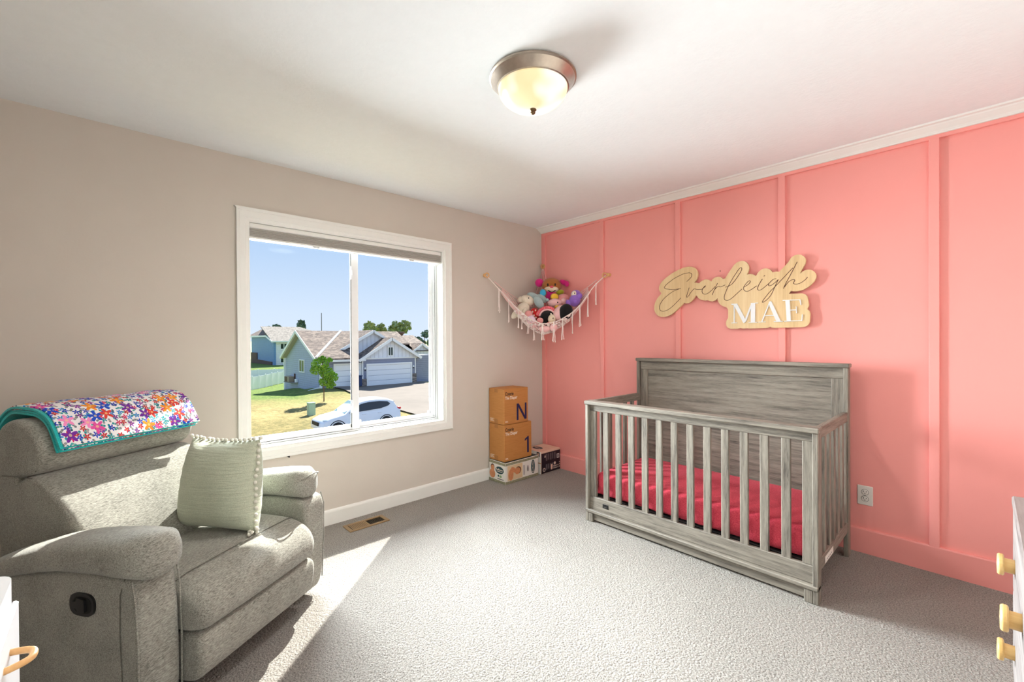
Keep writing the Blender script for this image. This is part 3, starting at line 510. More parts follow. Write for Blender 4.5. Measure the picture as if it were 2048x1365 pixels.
po = bpy.data.objects.new('lamp_light', pl); COL.objects.link(po); po.parent = lamp; po.location = (0, 0, -.172)
# outlet
ot = thing('wall_outlet', 'white double power outlet on the pink wall beside the crib', 'outlet', (2.64, 0, .345))
bx('plate', 2.603, 2.677, -.006, 0, .286, .402, 'outlet_white', ot, b=.003)
for z in (.364, .324):
    s_ = M().lathe([(.0165, -.0065), (.0165, -.0085), (.015, -.009), (0, -.009)], (2.640, 0, z), 24, 'Y').build('socket', 'outlet_white', ot, smooth=True)
    M().lathe([(.0180, -.0058), (.0180, -.0066), (.0165, -.0066), (0, -.0066)], (2.640, 0, z), 24, 'Y').build('socket_gap', 'grey_shadow_gap', s_)
    for dx, h in ((-.0062, .008), (.0062, .0065)): bx('slot', 2.640+dx-.0013, 2.640+dx+.0013, -.0096, -.0088, z+.001, z+.001+h, 'near_black', s_, b=0)
    M().lathe([(.0026, -.0096), (0, -.0096)], (2.640, 0, z-.007), 10, 'Y').build('ground_hole', 'near_black', s_)
M().lathe([(.003, -.0068), (0, -.0068)], (2.640, 0, .344), 10, 'Y').build('screw', 'brushed_nickel', ot)

MATS['sheet_coral'].node_tree.nodes['Principled BSDF'].inputs['Sheen Weight'].default_value = .05
# ------------------------------------------------------------------ crib
KX0, KX1, KF, KB = 1.191, 2.585, -.835, -.093
crib = thing('crib', 'grey weathered wood crib with slatted sides and tall solid headboard', 'crib', ((KX0+KX1)/2, (KF+KB)/2, 0))
for x0, x1 in ((KX0, KX0+.024), (KX1-.024, KX1)):
    bx('front_post', x0, x1, KF, KF+.062, .0, .829, 'oak_z', crib)
    bx('back_post', x0, x1, KB-.06, KB, .0, 1.114, 'oak_z', crib)
bx('foot_block', KX0+.024, KX0+.060, KF, KF+.05, 0, .064, 'oak_z', crib); bx('foot_block', KX1-.060, KX1-.024, KF, KF+.05, 0, .064, 'oak_z', crib)
bx('top_cap', KX0-.004, KX1+.004, KF-.008, KF+.070, .829, .855, 'oak_x', crib, b=.004)
bx('front_top_rail', KX0+.024, KX1-.024, KF+.022, KF+.046, .783, .829, 'oak_x', crib)
bx('front_bottom_rail', KX0+.024, KX1-.024, KF+.020, KF+.046, .088, .176, 'oak_x', crib)
bx('ledge', KX0, KX1, KF-.006, KF+.05, .066, .088, 'oak_x', crib, b=.004)
bx('skirt', KX0+.060, KX1-.060, KF+.016, KF+.04, .012, .066, 'oak_x', crib)
for x0, x1 in ((KX0+.024, 1.266), (2.513, KX1-.024)): bx('front_stile', x0, x1, KF+.024, KF+.044, .176, .783, 'oak_z', crib)
sl_m = M().box(-.021, .021, -.009, .009, .170, .785, .003); f0 = None
for i in range(12):
    x = 1.347+i*(2.4415-1.347)/11
    if f0 is None: f0 = sl_m.build('slat', 'oak_z', crib, world=False); f0.location = (x-crib.location.x, KF+.034-crib.location.y, 0)
    else: copy_part(f0, crib, (x-crib.location.x, KF+.034-crib.location.y, 0))
s2 = M().box(-.009, .009, -.019, .019, .20, .80, .003); g0 = None
for xs in (KX0+.016, KX1-.016):
    bx('side_top_rail', xs-.013, xs+.013, KF+.066, KB-.06, .796, .853, 'oak_y', crib)
    bx('side_bottom_rail', xs-.013, xs+.013, KF+.062, KB-.06, .146, .206, 'oak_y', crib)
    for k in range(6):
        y = -.655+k*.1015
        if g0 is None: g0 = s2.build('slat', 'oak_z', crib, world=False); g0.location = (xs-crib.location.x, y-crib.location.y, 0)
        else: copy_part(g0, crib, (xs-crib.location.x, y-crib.location.y, 0))
    bx('side_stile', xs-.010, xs+.010, KF+.062, KF+.10, .206, .796, 'oak_z', crib)
bx('headboard_cap', KX0-.006, KX1+.006, KB-.068, KB+.006, 1.114, 1.138, 'oak_x', crib, b=.004)
bx('headboard_rail', KX0+.024, KX1-.024, KB-.040, KB-.014, 1.047, 1.114, 'oak_x', crib)
bx('headboard_stile', KX0+.024, KX0+.086, KB-.040, KB-.014, .16, 1.047, 'oak_z', crib); bx('headboard_stile', KX1-.086, KX1-.024, KB-.040, KB-.014, .16, 1.047, 'oak_z', crib)
bx('headboard_panel', KX0+.086, KX1-.086, KB-.030, KB-.018, .20, 1.047, 'oak_x', crib, b=0)
bx('headboard_rail', KX0+.024, KX1-.024, KB-.038, KB-.014, .12, .20, 'oak_x', crib)
bx('mattress_support', KX0+.03, KX1-.03, KF+.055, KB-.045, .165, .180, 'near_black', crib)
bx('badge', 1.325, 1.371, KF+.017, KF+.021, .118, .146, 'black_plastic', crib, b=.001, label='small black metal badge')
plain('badge_line', (110, 108, 104), .4); bx('badge_print', 1.336, 1.360, KF+.0165, KF+.0172, .127, .1285, 'badge_line', crib, b=0)
bx('sticker', KX1-.002, KX1-.0015, -.692, -.523, .155, .190, 'box_white', crib, b=0, label='white paper sticker')
st_x = KX1-.0012
for k, y in enumerate((-.66, -.63, -.60, -.57)): bx('sticker_print', st_x-.0005, st_x, y, y+.018, .166, .1705, 'print_grey', crib, b=0)
# mattress with fitted sheet: bulged soft block
mt = thing('crib_mattress', 'coral pink fitted sheet over the mattress inside the crib', 'mattress', (1.888, -.46, .182))
def soft_block(x0, x1, y0, y1, z0, z1, r, nx=28, ny=14, nz=6, puff=.0, wr=0.):
    rnd = random.Random(3); m = M(); cx, cy, cz = (x0+x1)/2, (y0+y1)/2, (z0+z1)/2; hx, hy, hz = (x1-x0)/2, (y1-y0)/2, (z1-z0)/2
    ids = {}; v = []; f = []
    def pt(a, b, c):
        p = Vector((a*hx, b*hy, c*hz)); q = Vector((max(-hx+r, min(hx-r, p.x)), max(-hy+r, min(hy-r, p.y)), max(-hz+r, min(hz-r, p.z))))
        d = p-q
        if d.length > 1e-9: p = q+d.normalized()*r
        if c > .99: p.z += puff*(1-a*a)*(1-b*b)
        if abs(b) > .99: p.y += math.copysign(1, b)*puff*.5*(1-c*c)+wr*math.sin(a*61+4*c)*math.sin(a*17)*max(0, .3-c)
        if abs(a) > .99: p.x += math.copysign(1, a)*puff*.5*(1-c*c)+wr*math.sin(b*31+4*c)*max(0, .3-c)
        return (p.x+cx, p.y+cy, p.z+cz)
    def lin_(n, R, h): 
        e = R/h*2; a = [-1, -1+e*.3, -1+e*.65, -1+e]; return a+[-1+e+(2-2*e)*i/n for i in range(1, n)]+[-x for x in reversed(a)]
    A, B, C_ = lin_(nx, r, hx*2), lin_(ny, r, hy*2), lin_(nz, r, hz*2)
    def grid(fn, U, V):
        k = len(v)
        for u in U:
            for w in V: v.append(fn(u, w))
        for i in range(len(U)-1):
            for j in range(len(V)-1): f.append((k+i*len(V)+j, k+(i+1)*len(V)+j, k+(i+1)*len(V)+j+1, k+i*len(V)+j+1))
    for c in (-1, 1): grid(lambda u, w: pt(u, w, c), A, B)
    for b in (-1, 1): grid(lambda u, w: pt(u, b, w), A, C_)
    for a in (-1, 1): grid(lambda u, w: pt(a, u, w), B, C_)
    m.add(v, f); return m
def weld(o, d=1e-4):
    import bmesh
    bm = bmesh.new(); bm.from_mesh(o.data); bmesh.ops.remove_doubles(bm, verts=bm.verts, dist=d); bmesh.ops.recalc_face_normals(bm, faces=bm.faces); bm.to_mesh(o.data); bm.free()
    for p in o.data.polygons: p.use_smooth = True
    return o
weld(soft_block(KX0+.055, KX1-.055, KF+.062, KB-.052, .183, .342, .028, puff=.012, wr=.012).build('fitted_sheet', 'sheet_coral', mt))

# ------------------------------------------------------------------ name sign
sign = thing('name_sign', 'cut-out plywood name sign with cursive name above white capitals', 'sign', (1.87, -.03, 1.36))
M().prism([tuple(p) for p in SIGN_OUT], -.034, -.018, 'Y').build('board', 'maple_ply', sign)
plain('engraved_brown', (92, 52, 36), .7)
def ribbon(P, y, w0, w1):
    m = M(); n = len(P); v = []
    for i, p in enumerate(P):
        a = P[max(i-1, 0)]; b = P[min(i+1, n-1)]; d = Vector((b[0]-a[0], b[1]-a[1])); d = d.normalized() if d.length > 1e-9 else Vector((1, 0)); nn = Vector((-d.y, d.x))
        w = w0+(w1-w0)*(.5+.5*(abs(d.y)))
        for s in (-1, 1):
            for yy in (y, y+.0012): v.append((p[0]+nn.x*w*s, yy, p[1]+nn.y*w*s))
    f = []
    for i in range(n-1):
        k = i*4; f += [(k, k+4, k+6, k+2), (k+1, k+3, k+7, k+5), (k, k+1, k+5, k+4), (k+2, k+6, k+7, k+3)]
    f += [(0, 2, 3, 1), (4*n-4, 4*n-3, 4*n-1, 4*n-2)]
    return m.add(v, f)
for s_ in SIGN_STROKES: ribbon(s_, -.0346, .0009, .0022).build('engraved_stroke', 'engraved_brown', sign)
for k_, polys in SIGN_LET.items():
    m = M()
    for i, p in enumerate(polys): m.prism([tuple(q) for q in p], -.0405-.0001*i, -.0335, 'Y')
    m.build('capital_letter', 'white_lacquer', sign, label='white painted serif capital letter')
# wall nail marks above the sign
nm = M(); nm.lathe([(.004, -.0016), (.003, -.003), (0, -.003)], (1.80, 0, 1.792), 10, 'Y'); o_ = nm.build('wall_hook', 'dark_bronze'); tag(o_, 'tiny bronze hook mark on the pink wall above the name sign', 'hook')

# ------------------------------------------------------------------ boxes in the corner
def crate(name, label, x0, x1, y0, y1, z0, z1, mat, group='diaper boxes stacked in the corner', bulge=0.):
    t = thing(name, label, 'box', ((x0+x1)/2, (y0+y1)/2, z0), 0, group)
    m = M(); m.box(x0, x1, y0, y1, z0, z1, .004)
    m.build('carton', mat, t); return t
FX = .243                       # plane of the printed fronts (facing the room)
b1 = crate('diaper_box', 'white diaper box with dark green top, bottom of the stack of three', .016, FX, -.757, -.335, .001, .194, 'box_white')
bx('lid_panel', .020, FX-.004, -.753, -.339, .1925, .1948, 'box_green', b1, b=0)
for z in (.0035, .168): 
    bx('leaf_band', FX, FX+.0007, -.755, -.337, z, z+.023, 'box_band', b1, b=0); bx('leaf_band', .018, FX-.002, -.7577, -.757, z, z+.023, 'box_band', b1, b=0)
def disc(name, c, ra, rb, plane, mat, parent, t=.0008, n=28, rot=0.):
    pts = []
    for k in range(n):
        a = 2*math.pi*k/n; u, w = ra*math.cos(a), rb*math.sin(a); pts.append((u*math.cos(rot)-w*math.sin(rot), u*math.sin(rot)+w*math.cos(rot)))
    m = M()
    if plane == 'X': m.prism([(c[1]+u, c[2]+w) for u, w in pts], c[0], c[0]+t, 'X')
    elif plane == 'Z': m.prism([(c[0]+u, c[1]+w) for u, w in pts], c[2], c[2]+t, 'Z')
    else: m.prism([(c[0]+u, c[2]+w) for u, w in pts], c[1]-t, c[1], 'Y')
    return m.build(name, mat, parent)
F_ = FX+.0002; L_ = -.7572
bx('print_field', F_, F_+.0004, -.73, -.545, .030, .164, 'print_tan', b1, b=0)
disc('printed_body', (F_+.0005, -.690, .080), .030, .052, 'X', 'print_skin', b1); disc('printed_body', (F_+.0006, -.655, .118), .040, .020, 'X', 'print_skin', b1, rot=-.6)
disc('printed_hair', (F_+.0006, -.600, .105), .036, .034, 'X', 'print_hair', b1); disc('printed_head', (F_+.0010, -.608, .101), .034, .031, 'X', 'print_skin', b1)
bx('print_line', F_, F_+.001, -.530, -.522, .045, .135, 'print_grey', b1, b=0); disc('print_mark', (F_, -.475, .096), .007, .030, 'X', 'print_grey', b1)
disc('logo_oval', (F_, -.408, .100), .024, .064, 'X', 'print_oval', b1)
for k in range(9): bx('logo_print', F_+.0008, F_+.0013, -.412-(.004 if k % 3 == 0 else 0), -.404, .047+k*.012, .055+k*.012, 'ink_white', b1, b=0)
disc('printed_body', (.066, L_, .072), .040, .040, 'Y', 'print_skin', b1); disc('printed_hair', (.070, L_-.0005, .134), .025, .027, 'Y', 'print_hair', b1); disc('printed_head', (.072, L_-.001, .124), .024, .027, 'Y', 'print_skin', b1)
disc('logo_oval', (.166, L_, .118), .056, .033, 'Y', 'print_oval', b1)
for k in range(9): bx('logo_print', .122+k*.010, .129+k*.010, L_-.0013, L_-.0008, .116, .126+(.008 if k in (0, 3) else 0), 'ink_white', b1, b=0)
bx('logo_print', .128, .206, L_-.0013, L_-.0008, .103, .108, 'ink_white', b1, b=0)
disc('print_mark', (.150, L_, .066), .010, .010, 'Y', 'print_oval', b1); disc('print_mark', (.178, L_, .064), .016, .011, 'Y', 'print_green', b1); bx('print_line', .135, .220, L_-.0008, L_, .036, .043, 'print_grey', b1, b=0)
def brown(label, y1, z0, z1, mark, msize, my, mz):
    t = crate('diaper_box', label, .012, .222, -.748, y1, z0, z1, 'cardboard'); X = .2222
    top = M(); n = 10; v = []
    for i in range(n+1):
        for j in range(5):
            u = i/n; w = j/4; v.append((.014+.206*w, -.746+(y1+.744)*u, z1-.001+(.010 if z1 > .6 else .003)*math.sin(math.pi*u)*math.sin(math.pi*w)))
    top.add(v, [(i*5+j, (i+1)*5+j, (i+1)*5+j+1, i*5+j+1) for i in range(n) for j in range(4)]); top.build('top_flap', 'cardboard', t, smooth=True)
    bx('tape', .090, .135, -.7488, -.748, z1-.035, z1-.001, 'tape_tan', t, b=0); bx('tape', .090, .135, -.7488, -.748, z0+.002, z0+.045, 'tape_tan', t, b=0)
    text_on('printed_name', 'Coterie', .044, (X, -.735, z1-.058), (0, 1, 0), (0, 0, 1), 'ink_black', t, bold=.0008, sx=.74)
    text_on('printed_words', 'The Diaper', .040, (X, -.735, z1-.094), (0, 1, 0), (0, 0, 1), 'ink_white', t, bold=.0006, sx=.80)
    gm_ = M()
    for i_, q_ in enumerate(mark): gm_.prism(q_, X, X+.0008+.0001*i_, 'X')
    gm_.build('printed_mark', 'ink_navy', t)
    for k in range(4): bx('small_print', .030, .085-.008*(k % 3), -.7486, -.748, z0+.020+k*.008, z0+.0235+k*.008, 'ink_white', t, b=0)
    for k in range(2): bx('small_print', X, X+.0006, -.735, -.700-.006*k, z0+.022+k*.008, z0+.0255+k*.008, 'ink_white', t, b=0)
    return t
brown('brown cardboard box printed with a navy number 1, middle of the stack', -.402, .196, .527, [[(-.463, .238), (-.441, .238), (-.441, .390), (-.457, .390), (-.463, .384)], [(-.463, .384), (-.493, .370), (-.493, .352), (-.463, .364)]], 0, 0, 0)
brown('brown cardboard box printed with a navy letter N, top of the stack', -.446, .530, .850, [[(-.594, .556), (-.572, .556), (-.572, .708), (-.594, .708)], [(-.490, .556), (-.468, .556), (-.468, .708), (-.490, .708)], [(-.594, .708), (-.568, .708), (-.468, .556), (-.494, .556)]], 0, 0, 0)
b4 = crate('diaper_box', 'pale box with a dark purple printed side against the pink corner', .016, .246, -.300, -.022, .001, .214, 'box_peach')
bx('dark_panel', .2462, .2470, -.296, -.026, .004, .196, 'box_navy', b4, b=0); bx('white_edge', .018, .244, -.3008, -.3, .002, .212, 'box_white', b4, b=0)
for z, h in ((.118, .066), (.030, .055)):
    for k in range(5): bx('text_block', .2472, .2476, -.235+k*.030, -.214+k*.030-.004*(k % 2), z+.006*(k % 2), z+h, 'print_grey', b4, b=0)
bx('label_white', .2472, .2478, -.075, -.040, .118, .160, 'box_white', b4, b=0); bx('label_print', .2478, .2482, -.068, -.047, .124, .154, 'print_grey', b4, b=0)
bx('flag_print', .2472, .2478, -.258, -.236, .158, .163, 'ink_white', b4, b=0); bx('flag_print', .2472, .2478, -.247, -.241, .150, .178, 'ink_white', b4, b=0)
disc('round_mark', (.2472, -.258, .036), .018, .018, 'X', 'ink_white', b4); disc('round_mark', (.2480, -.258, .036), .013, .013, 'X', 'print_grey', b4)
bx('label_white', .2472, .2478, -.162, -.140, .020, .072, 'box_peach', b4, b=0)
for k in range(8): disc('icon', (.2472, -.120+.020*(k % 4), .028+.020*(k//4)), .006, .006, 'X', 'ink_white', b4, n=12)
for z in (.045, .068, .09): disc('icon', (.2472, -.038, z-.015), .005, .006, 'X', 'ink_white', b4, n=12)
disc('icon', (.2472, -.105, .075), .014, .014, 'X', 'ink_white', b4)
disc('logo_oval', (.105, -.20, .2145), .058, .042, 'Z', 'box_navy', b4); bx('tape', .15, .244, -.302, -.3005, .10, .108, 'tape_tan', b4, b=0)
bx('logo_print', .070, .140, -.206, -.196, .2155, .2158, 'box_peach', b4, b=0); bx('corner_mark', .19, .228, -.3016, -.3008, .165, .208, 'box_navy', b4, b=0); bx('corner_mark', .20, .218, -.3020, -.3014, .165, .198, 'box_peach', b4, b=0)
# ------------------------------------------------------------------ recliner
RC = thing('recliner', 'grey heathered fabric recliner turned towards the room by the window', 'recliner', (.928, -2.627, 0), math.radians(-56.4))
def arc_smooth(P, it=2):
    for _ in range(it):
        Q = []
        for i in range(len(P)):
            a, b = P[i], P[(i+1) % len(P)]
            Q += [(a[0]*.75+b[0]*.25, a[1]*.75+b[1]*.25), (a[0]*.25+b[0]*.75, a[1]*.25+b[1]*.75)]
        P = Q
    return P
def slab(prof, s0, s1, r, it=2, dish=0., n=10, crown=0.):
    """profile in (n,z) swept along s with rounded ends; crown puffs the middle"""
    P = arc_smooth(prof, it); cx = sum(p[0] for p in P)/len(P); cz = sum(p[1] for p in P)/len(P); rings = []
    st = [(0., 0), (.08, .02), (.3, .09), (.6, .25), (.85, .55), (.95, .75), (1, 1.)]
    ts = [(s0+r*d, q) for q, d in [(0, 0), (.38, .06), (.66, .22), (.86, .5), (.97, .8), (1, 1)]]
    ts += [(s0+r+(s1-s0-2*r)*i/n, 1) for i in range(1, n)]
    ts += [(s1-r*d, q) for q, d in [(1, 1), (.97, .8), (.86, .5), (.66, .22), (.38, .06), (0, 0)]]
    for s, q in ts:
        ring = []; tau = (s-s0)/(s1-s0); bul = 1+crown*4*tau*(1-tau)
        for a, b in P:
            da, db = a-cx, b-cz; L = math.hypot(da, db); k = max(0.03, 1-r*(1-q)/L)*bul
            ring.append((s, cx+da*k, cz+db*k))
        rings.append(ring)
    m = M(); m.loft(rings); return m
def rpart(m, name, mat='recliner_grey', **k): return m.build(name, mat, RC, smooth=True, world=False, sharp=k.pop('sharp', 60), **k)
rpart(slab([(-.10, .03), (-.036, .05), (-.035, .30), (-.045, .46), (-.070, .540), (-.35, .530), (-.66, .475), (-.83, .42), (-.88, .30), (-.86, .04)], .605, .745, .022), 'near_arm')
rpart(slab([(-.10, .03), (-.045, .05), (-.030, .30), (-.026, .46), (-.050, .525), (-.35, .520), (-.66, .475), (-.83, .42), (-.88, .30), (-.86, .04)], -.150, -.005, .022), 'far_arm')
def pad(sc, hw, sh=0.):
    rings = []
    st = [(.030, .570, .020, .15), (.026, .572, .05, .45), (.012, .582, .064, .75), (-.02, .590, .068, .93), (-.08, .590, .066, 1), (-.16, .588, .062, 1), (-.26, .580, .058, 1), (-.36, .572, .054, 1), (-.48, .550, .050, 1), (-.60, .520, .046, .97), (-.70, .490, .040, .92), (-.77, .468, .030, .8), (-.80, .458, .016, .5), (-.805, .455, .004, .15)]
    for y, zc, hz, w in st:
        y = y+sh*(1-min(1, max(0, -y)/.5)); ring = []
        for k in range(28):
            a = 2*math.pi*k/28; c, s_ = math.cos(a), math.sin(a)
            x = math.copysign(abs(c)**.75, c)*hw*w; z = math.copysign(abs(s_)**(.85 if s_ > 0 else .6), s_)*hz
            wrk = .003*math.sin(y*95+3*x*20)*max(0, s_)*(1 if -.14 < y < .0 else .4)
            ring.append((sc+x, y, zc+z+wrk))
        rings.append(ring)
    m = M(); m.loft(rings); return m
na = rpart(pad(.675, .098, -.045), 'arm_pad', sharp=180); fa = rpart(pad(-.066, .088, -.07), 'arm_pad', sharp=180)
def padpipe(sc, hw):          # piping round the front of the arm pad
    P = []
    for k in range(15):
        a = math.pi*(k/14); P.append((sc+hw*math.cos(a), -.055+.02*math.sin(a)-.10*(abs(math.cos(a))**4), .572+.070*math.sin(a)-.01))
    return M().tube(P, .0035, 6)
padpipe(.675, .098).build('piping', 'recliner_grey', na, smooth=True, world=False); padpipe(-.072, .095).build('piping', 'recliner_grey', fa, smooth=True, world=False)
rpart(slab([(-.60, .28), (-.60, .43), (-.35, .452), (-.16, .458), (-.06, .445), (.02, .405), (.052, .345), (.045, .295), (.015, .268), (-.2, .265)], .002, .603, .05, crown=.02), 'seat_cushion')
rpart(slab([(-.12, .268), (.02, .268), (.042, .235), (.036, .15), (.012, .098), (-.05, .090), (-.12, .10)], .006, .600, .03), 'footrest')
rpart(slab([(-.46, .33), (-.40, .42), (-.45, .54), (-.55, .645), (-.66, .735), (-.745, .775), (-.80, .768), (-.90, .70), (-.80, .42), (-.66, .32)], -.010, .614, .022, crown=.02), 'back_cushion')
rpart(slab([(-.775, .770), (-.725, .795), (-.695, .855), (-.720, .930), (-.80, .985), (-.88, .992), (-.945, .95), (-.96, .84), (-.90, .75)], -.008, .614, .025, crown=.01), 'headrest')
rpart(slab([(-.72, .30), (-.72, .44), (-.82, .70), (-.88, .90), (-.94, .94), (-.985, .90), (-.985, .78), (-.93, .45), (-.90, .28)], -.015, .612, .02), 'back_shell')
rpart(M().box(.02, .585, -.84, -.06, .045, .27, .01), 'chassis', 'recliner_under')
for s_ in (.05, .56):
    for y in (-.26, -.78): rpart(M().lathe([(.022, 0), (.022, .05)], (s_, y, 0), 14), 'foot', 'black_plastic')
# seams: stitched lines
def seam(P, r=.0022, name='seam'): return M().tube(P, r, 6).build(name, 'recliner_seam', RC, smooth=True, world=False)
seam([(.012, -.085, .440), (.06, -.080, .4525), (.16, -.078, .456), (.30, -.078, .4575), (.45, -.078, .456), (.545, -.080, .4525), (.595, -.085, .440)])
seam([(.738, -.098, .53), (.748, -.106, .48), (.748, -.108, .35), (.748, -.10, .2), (.747, -.096, .08)], .0018)
bp = [(-.405, .42), (-.452, .535), (-.55, .638), (-.655, .722), (-.735, .760)]
seam([(.604, a-.012, b) for a, b in bp]); seam([(.604, a, b) for a, b in ((-.742, .792), (-.712, .85), (-.728, .915), (-.79, .966))])
seam([(.612, -.748, .768), (.618, -.82, .772), (.618, -.90, .770)])
M().tube([(.608, -.052, .535), (.607, -.040, .46), (.607, -.033, .30), (.607, -.034, .08)], .003, 6).build('piping', 'recliner_grey', RC, smooth=True, world=False)
M().tube([(.742, -.064, .525), (.742, -.050, .46), (.742, -.041, .30), (.742, -.042, .08)], .003, 6).build('piping', 'recliner_grey', RC, smooth=True, world=False)
M().tube([(-.146, -.052, .515), (-.147, -.034, .46), (-.147, -.036, .30), (-.147, -.048, .08)], .003, 6).build('piping', 'recliner_grey', RC, smooth=True, world=False)
# recline lever set in the near arm
lv = M(); 
def oval(cy, cz, hw, hh, x0, x1, n=32):
    P = []
    for k in range(n):
        a = 2*math.pi*k/n; c, s_ = math.cos(a), math.sin(a)
        P.append((cy+math.copysign(abs(c)**.6, c)*hw, cz+math.copysign(abs(s_)**.8, s_)*hh))
    return M().prism(P, x0, x1, 'X')
lr = oval(-.268, .430, .054, .037, .738, .752).build('lever_plate', 'black_plastic', RC, world=False, label='black plastic recline lever plate')
oval(-.264, .430, .040, .027, .7505, .7525).build('lever_recess', 'near_black', lr, world=False)
M().prism([(-.302, .424), (-.300, .442), (-.282, .444), (-.276, .456), (-.246, .452), (-.244, .412), (-.270, .406), (-.280, .420)], .752, .760, 'X').build('lever_handle', 'black_plastic', lr, world=False)
# ------------------------------------------------------------------ folded blanket over the headrest
BL = thing('folded_blanket', 'folded floral print blanket with teal lining over the recliner back', 'blanket', (.928, -2.627, 0), math.radians(-56.4))
def drape(off, th, s0, s1, ext=0., rows=None):
    """sheet over the headrest: path in (n,z), offset outwards, thickness th"""
    base = [(-1.005, .885-ext), (-1.000, .93), (-.975, .975), (-.93, 1.000), (-.86, 1.003), (-.80, .994), (-.745, .958), (-.705, .910), (-.690, .868-ext)]
    def smooth(P, k=4):
        o = []
        for i in range(len(P)-1):
            a = P[max(i-1, 0)]; b = P[i]; c = P[i+1]; d = P[min(i+2, len(P)-1)]
            for j in range(k):
                t = j/k
                o.append(tuple(.5*((2*b[q])+(-a[q]+c[q])*t+(2*a[q]-5*b[q]+4*c[q]-d[q])*t*t+(-a[q]+3*b[q]-3*c[q]+d[q])*t**3) for q in (0, 1)))
        return o+[P[-1]]
    P = smooth(base); n = len(P); nrm = []
    for i in range(n):
        a = P[max(i-1, 0)]; b = P[min(i+1, n-1)]; d = Vector((b[0]-a[0], b[1]-a[1])).normalized(); nrm.append((-d.y, d.x))
    # outwards = up at the top
    ns = 25; v = []; uv = []; L = [0]
    for i in range(1, n): L.append(L[-1]+math.hypot(P[i][0]-P[i-1][0], P[i][1]-P[i-1][1]))
    for lay in (off, off+th):
        for k in range(ns):
            t = k/(ns-1); s = s0+(s1-s0)*t
            for i in range(n):
                w = .004*math.sin(9*t+2.2*i/n)+.003*math.sin(23*t+i*.4)
                q = lay+w*(.4 if off > 0 else .3)
                v.append((s+.004*math.sin(i*.5), P[i][0]+nrm[i][0]*q, P[i][1]+nrm[i][1]*q)); uv.append((s, L[i]))
    f = []; N = ns*n
    for k in range(ns-1):
        for i in range(n-1):
            a = k*n+i; f.append((a, a+1, a+n+1, a+n)); f.append((N+a, N+a+n, N+a+n+1, N+a+1))
        f.append((k*n, (k+1)*n, N+(k+1)*n, N+k*n)); f.append((k*n+n-1, N+k*n+n-1, N+(k+1)*n+n-1, (k+1)*n+n-1))
    for i in range(n-1):
        f.append((i, N+i, N+i+1, i+1)); a = (ns-1)*n+i; f.append((a, a+1, N+a+1, N+a))
    m = M(); m.add(v, f); return m, uv
for off, th, s0, s1, ext, mt_, nm_ in ((.004, .007, .010, .572, .010, 'blanket_teal', 'lining_fold'), (.0125, .006, .010, .568, .010, 'blanket_teal', 'lining_fold'), (.0195, .004, .004, .560, .004, 'floral_print', 'inner_layer'), (.0245, .007, .006, .573, .000, 'blanket_teal', 'lining_fold'), (.032, .005, .000, .562, -.004, 'floral_print', 'outer_layer')):
    m, uv = drape(off, th, s0, s1, ext); m.build(nm_, mt_, BL, smooth=True, world=False, uv=uv, sharp=50)
# ------------------------------------------------------------------ throw pillow
PL = thing('throw_pillow', 'sage green gauze throw pillow with cream pompom trim on the recliner', 'pillow', (0, 0, 0))
def place(ob, s, n_, z, rz, tilt):
    e = math.radians(-56.4); c, s_ = math.cos(e), math.sin(e)
    ob.location = (.928+c*s-s_*n_, -2.627+s_*s+c*n_, z); ob.rotation_euler = (tilt, 0, e+rz)
# local: x = width, z = height, y = thickness (front is -y)
place(PL, .232, -.288, .450, math.radians(94), math.radians(-7))
def pillow_pt(a, b, side):
    hw, hh, ht = .186, .200, .12
    ed = (1-abs(a)**2.6)*(1-abs(b)**2.6); t = ht*(max(ed, 0)**.55)
    k = 1-.055*(b*b)*(1-a*a)-.0; kk = 1-.05*(a*a)*(1-b*b)
    sag = 1+.05*(1-b)*(1-a*a)
    x = a*hw*(1-.06*(1-b*b))*sag*(1-.07*b); z = .205+b*hh*(1-.07*(1-a*a))
    wr = .004*math.sin(b*26+a*3)*ed
    return (x, side*(t+wr), z)
U = [math.sin(math.pi/2*(i/12-1)) for i in range(25)]
pm = M()
for side in (-1, 1):
    v = [pillow_pt(a, b, side) for a in U for b in U]; n = 25
    pm.add(v, [(i*n+j, (i+1)*n+j, (i+1)*n+j+1, i*n+j+1) for i in range(n-1) for j in range(n-1)])
pc = pm.build('cover', 'pillow_sage', PL, world=False); weld(pc, 2e-4)
rnd = random.Random(5); pp = None
edge = [(-1+2*k/15, 1.0) for k in range(16)]+[(1., 1-2*k/15) for k in range(1, 16)]
for a, b in edge:
    p = pillow_pt(a, b, -1); c = (p[0]*1.02+rnd.uniform(-.003, .003), -.008+rnd.uniform(-.005, .005), .205+(p[2]-.205)*1.03)
    if pp is None: pp = M().ell((0, 0, 0), (.0085, .0085, .0085), 10, 7).build('pompom', 'pompom_cream', PL, smooth=True, world=False, sharp=180); pp.location = c
    else: copy_part(pp, PL, c)
for k in range(7): copy_part(pp, PL, (.185+rnd.uniform(-.02, .022), -.02+rnd.uniform(-.02, .02), .012+rnd.uniform(-.004, .008)))
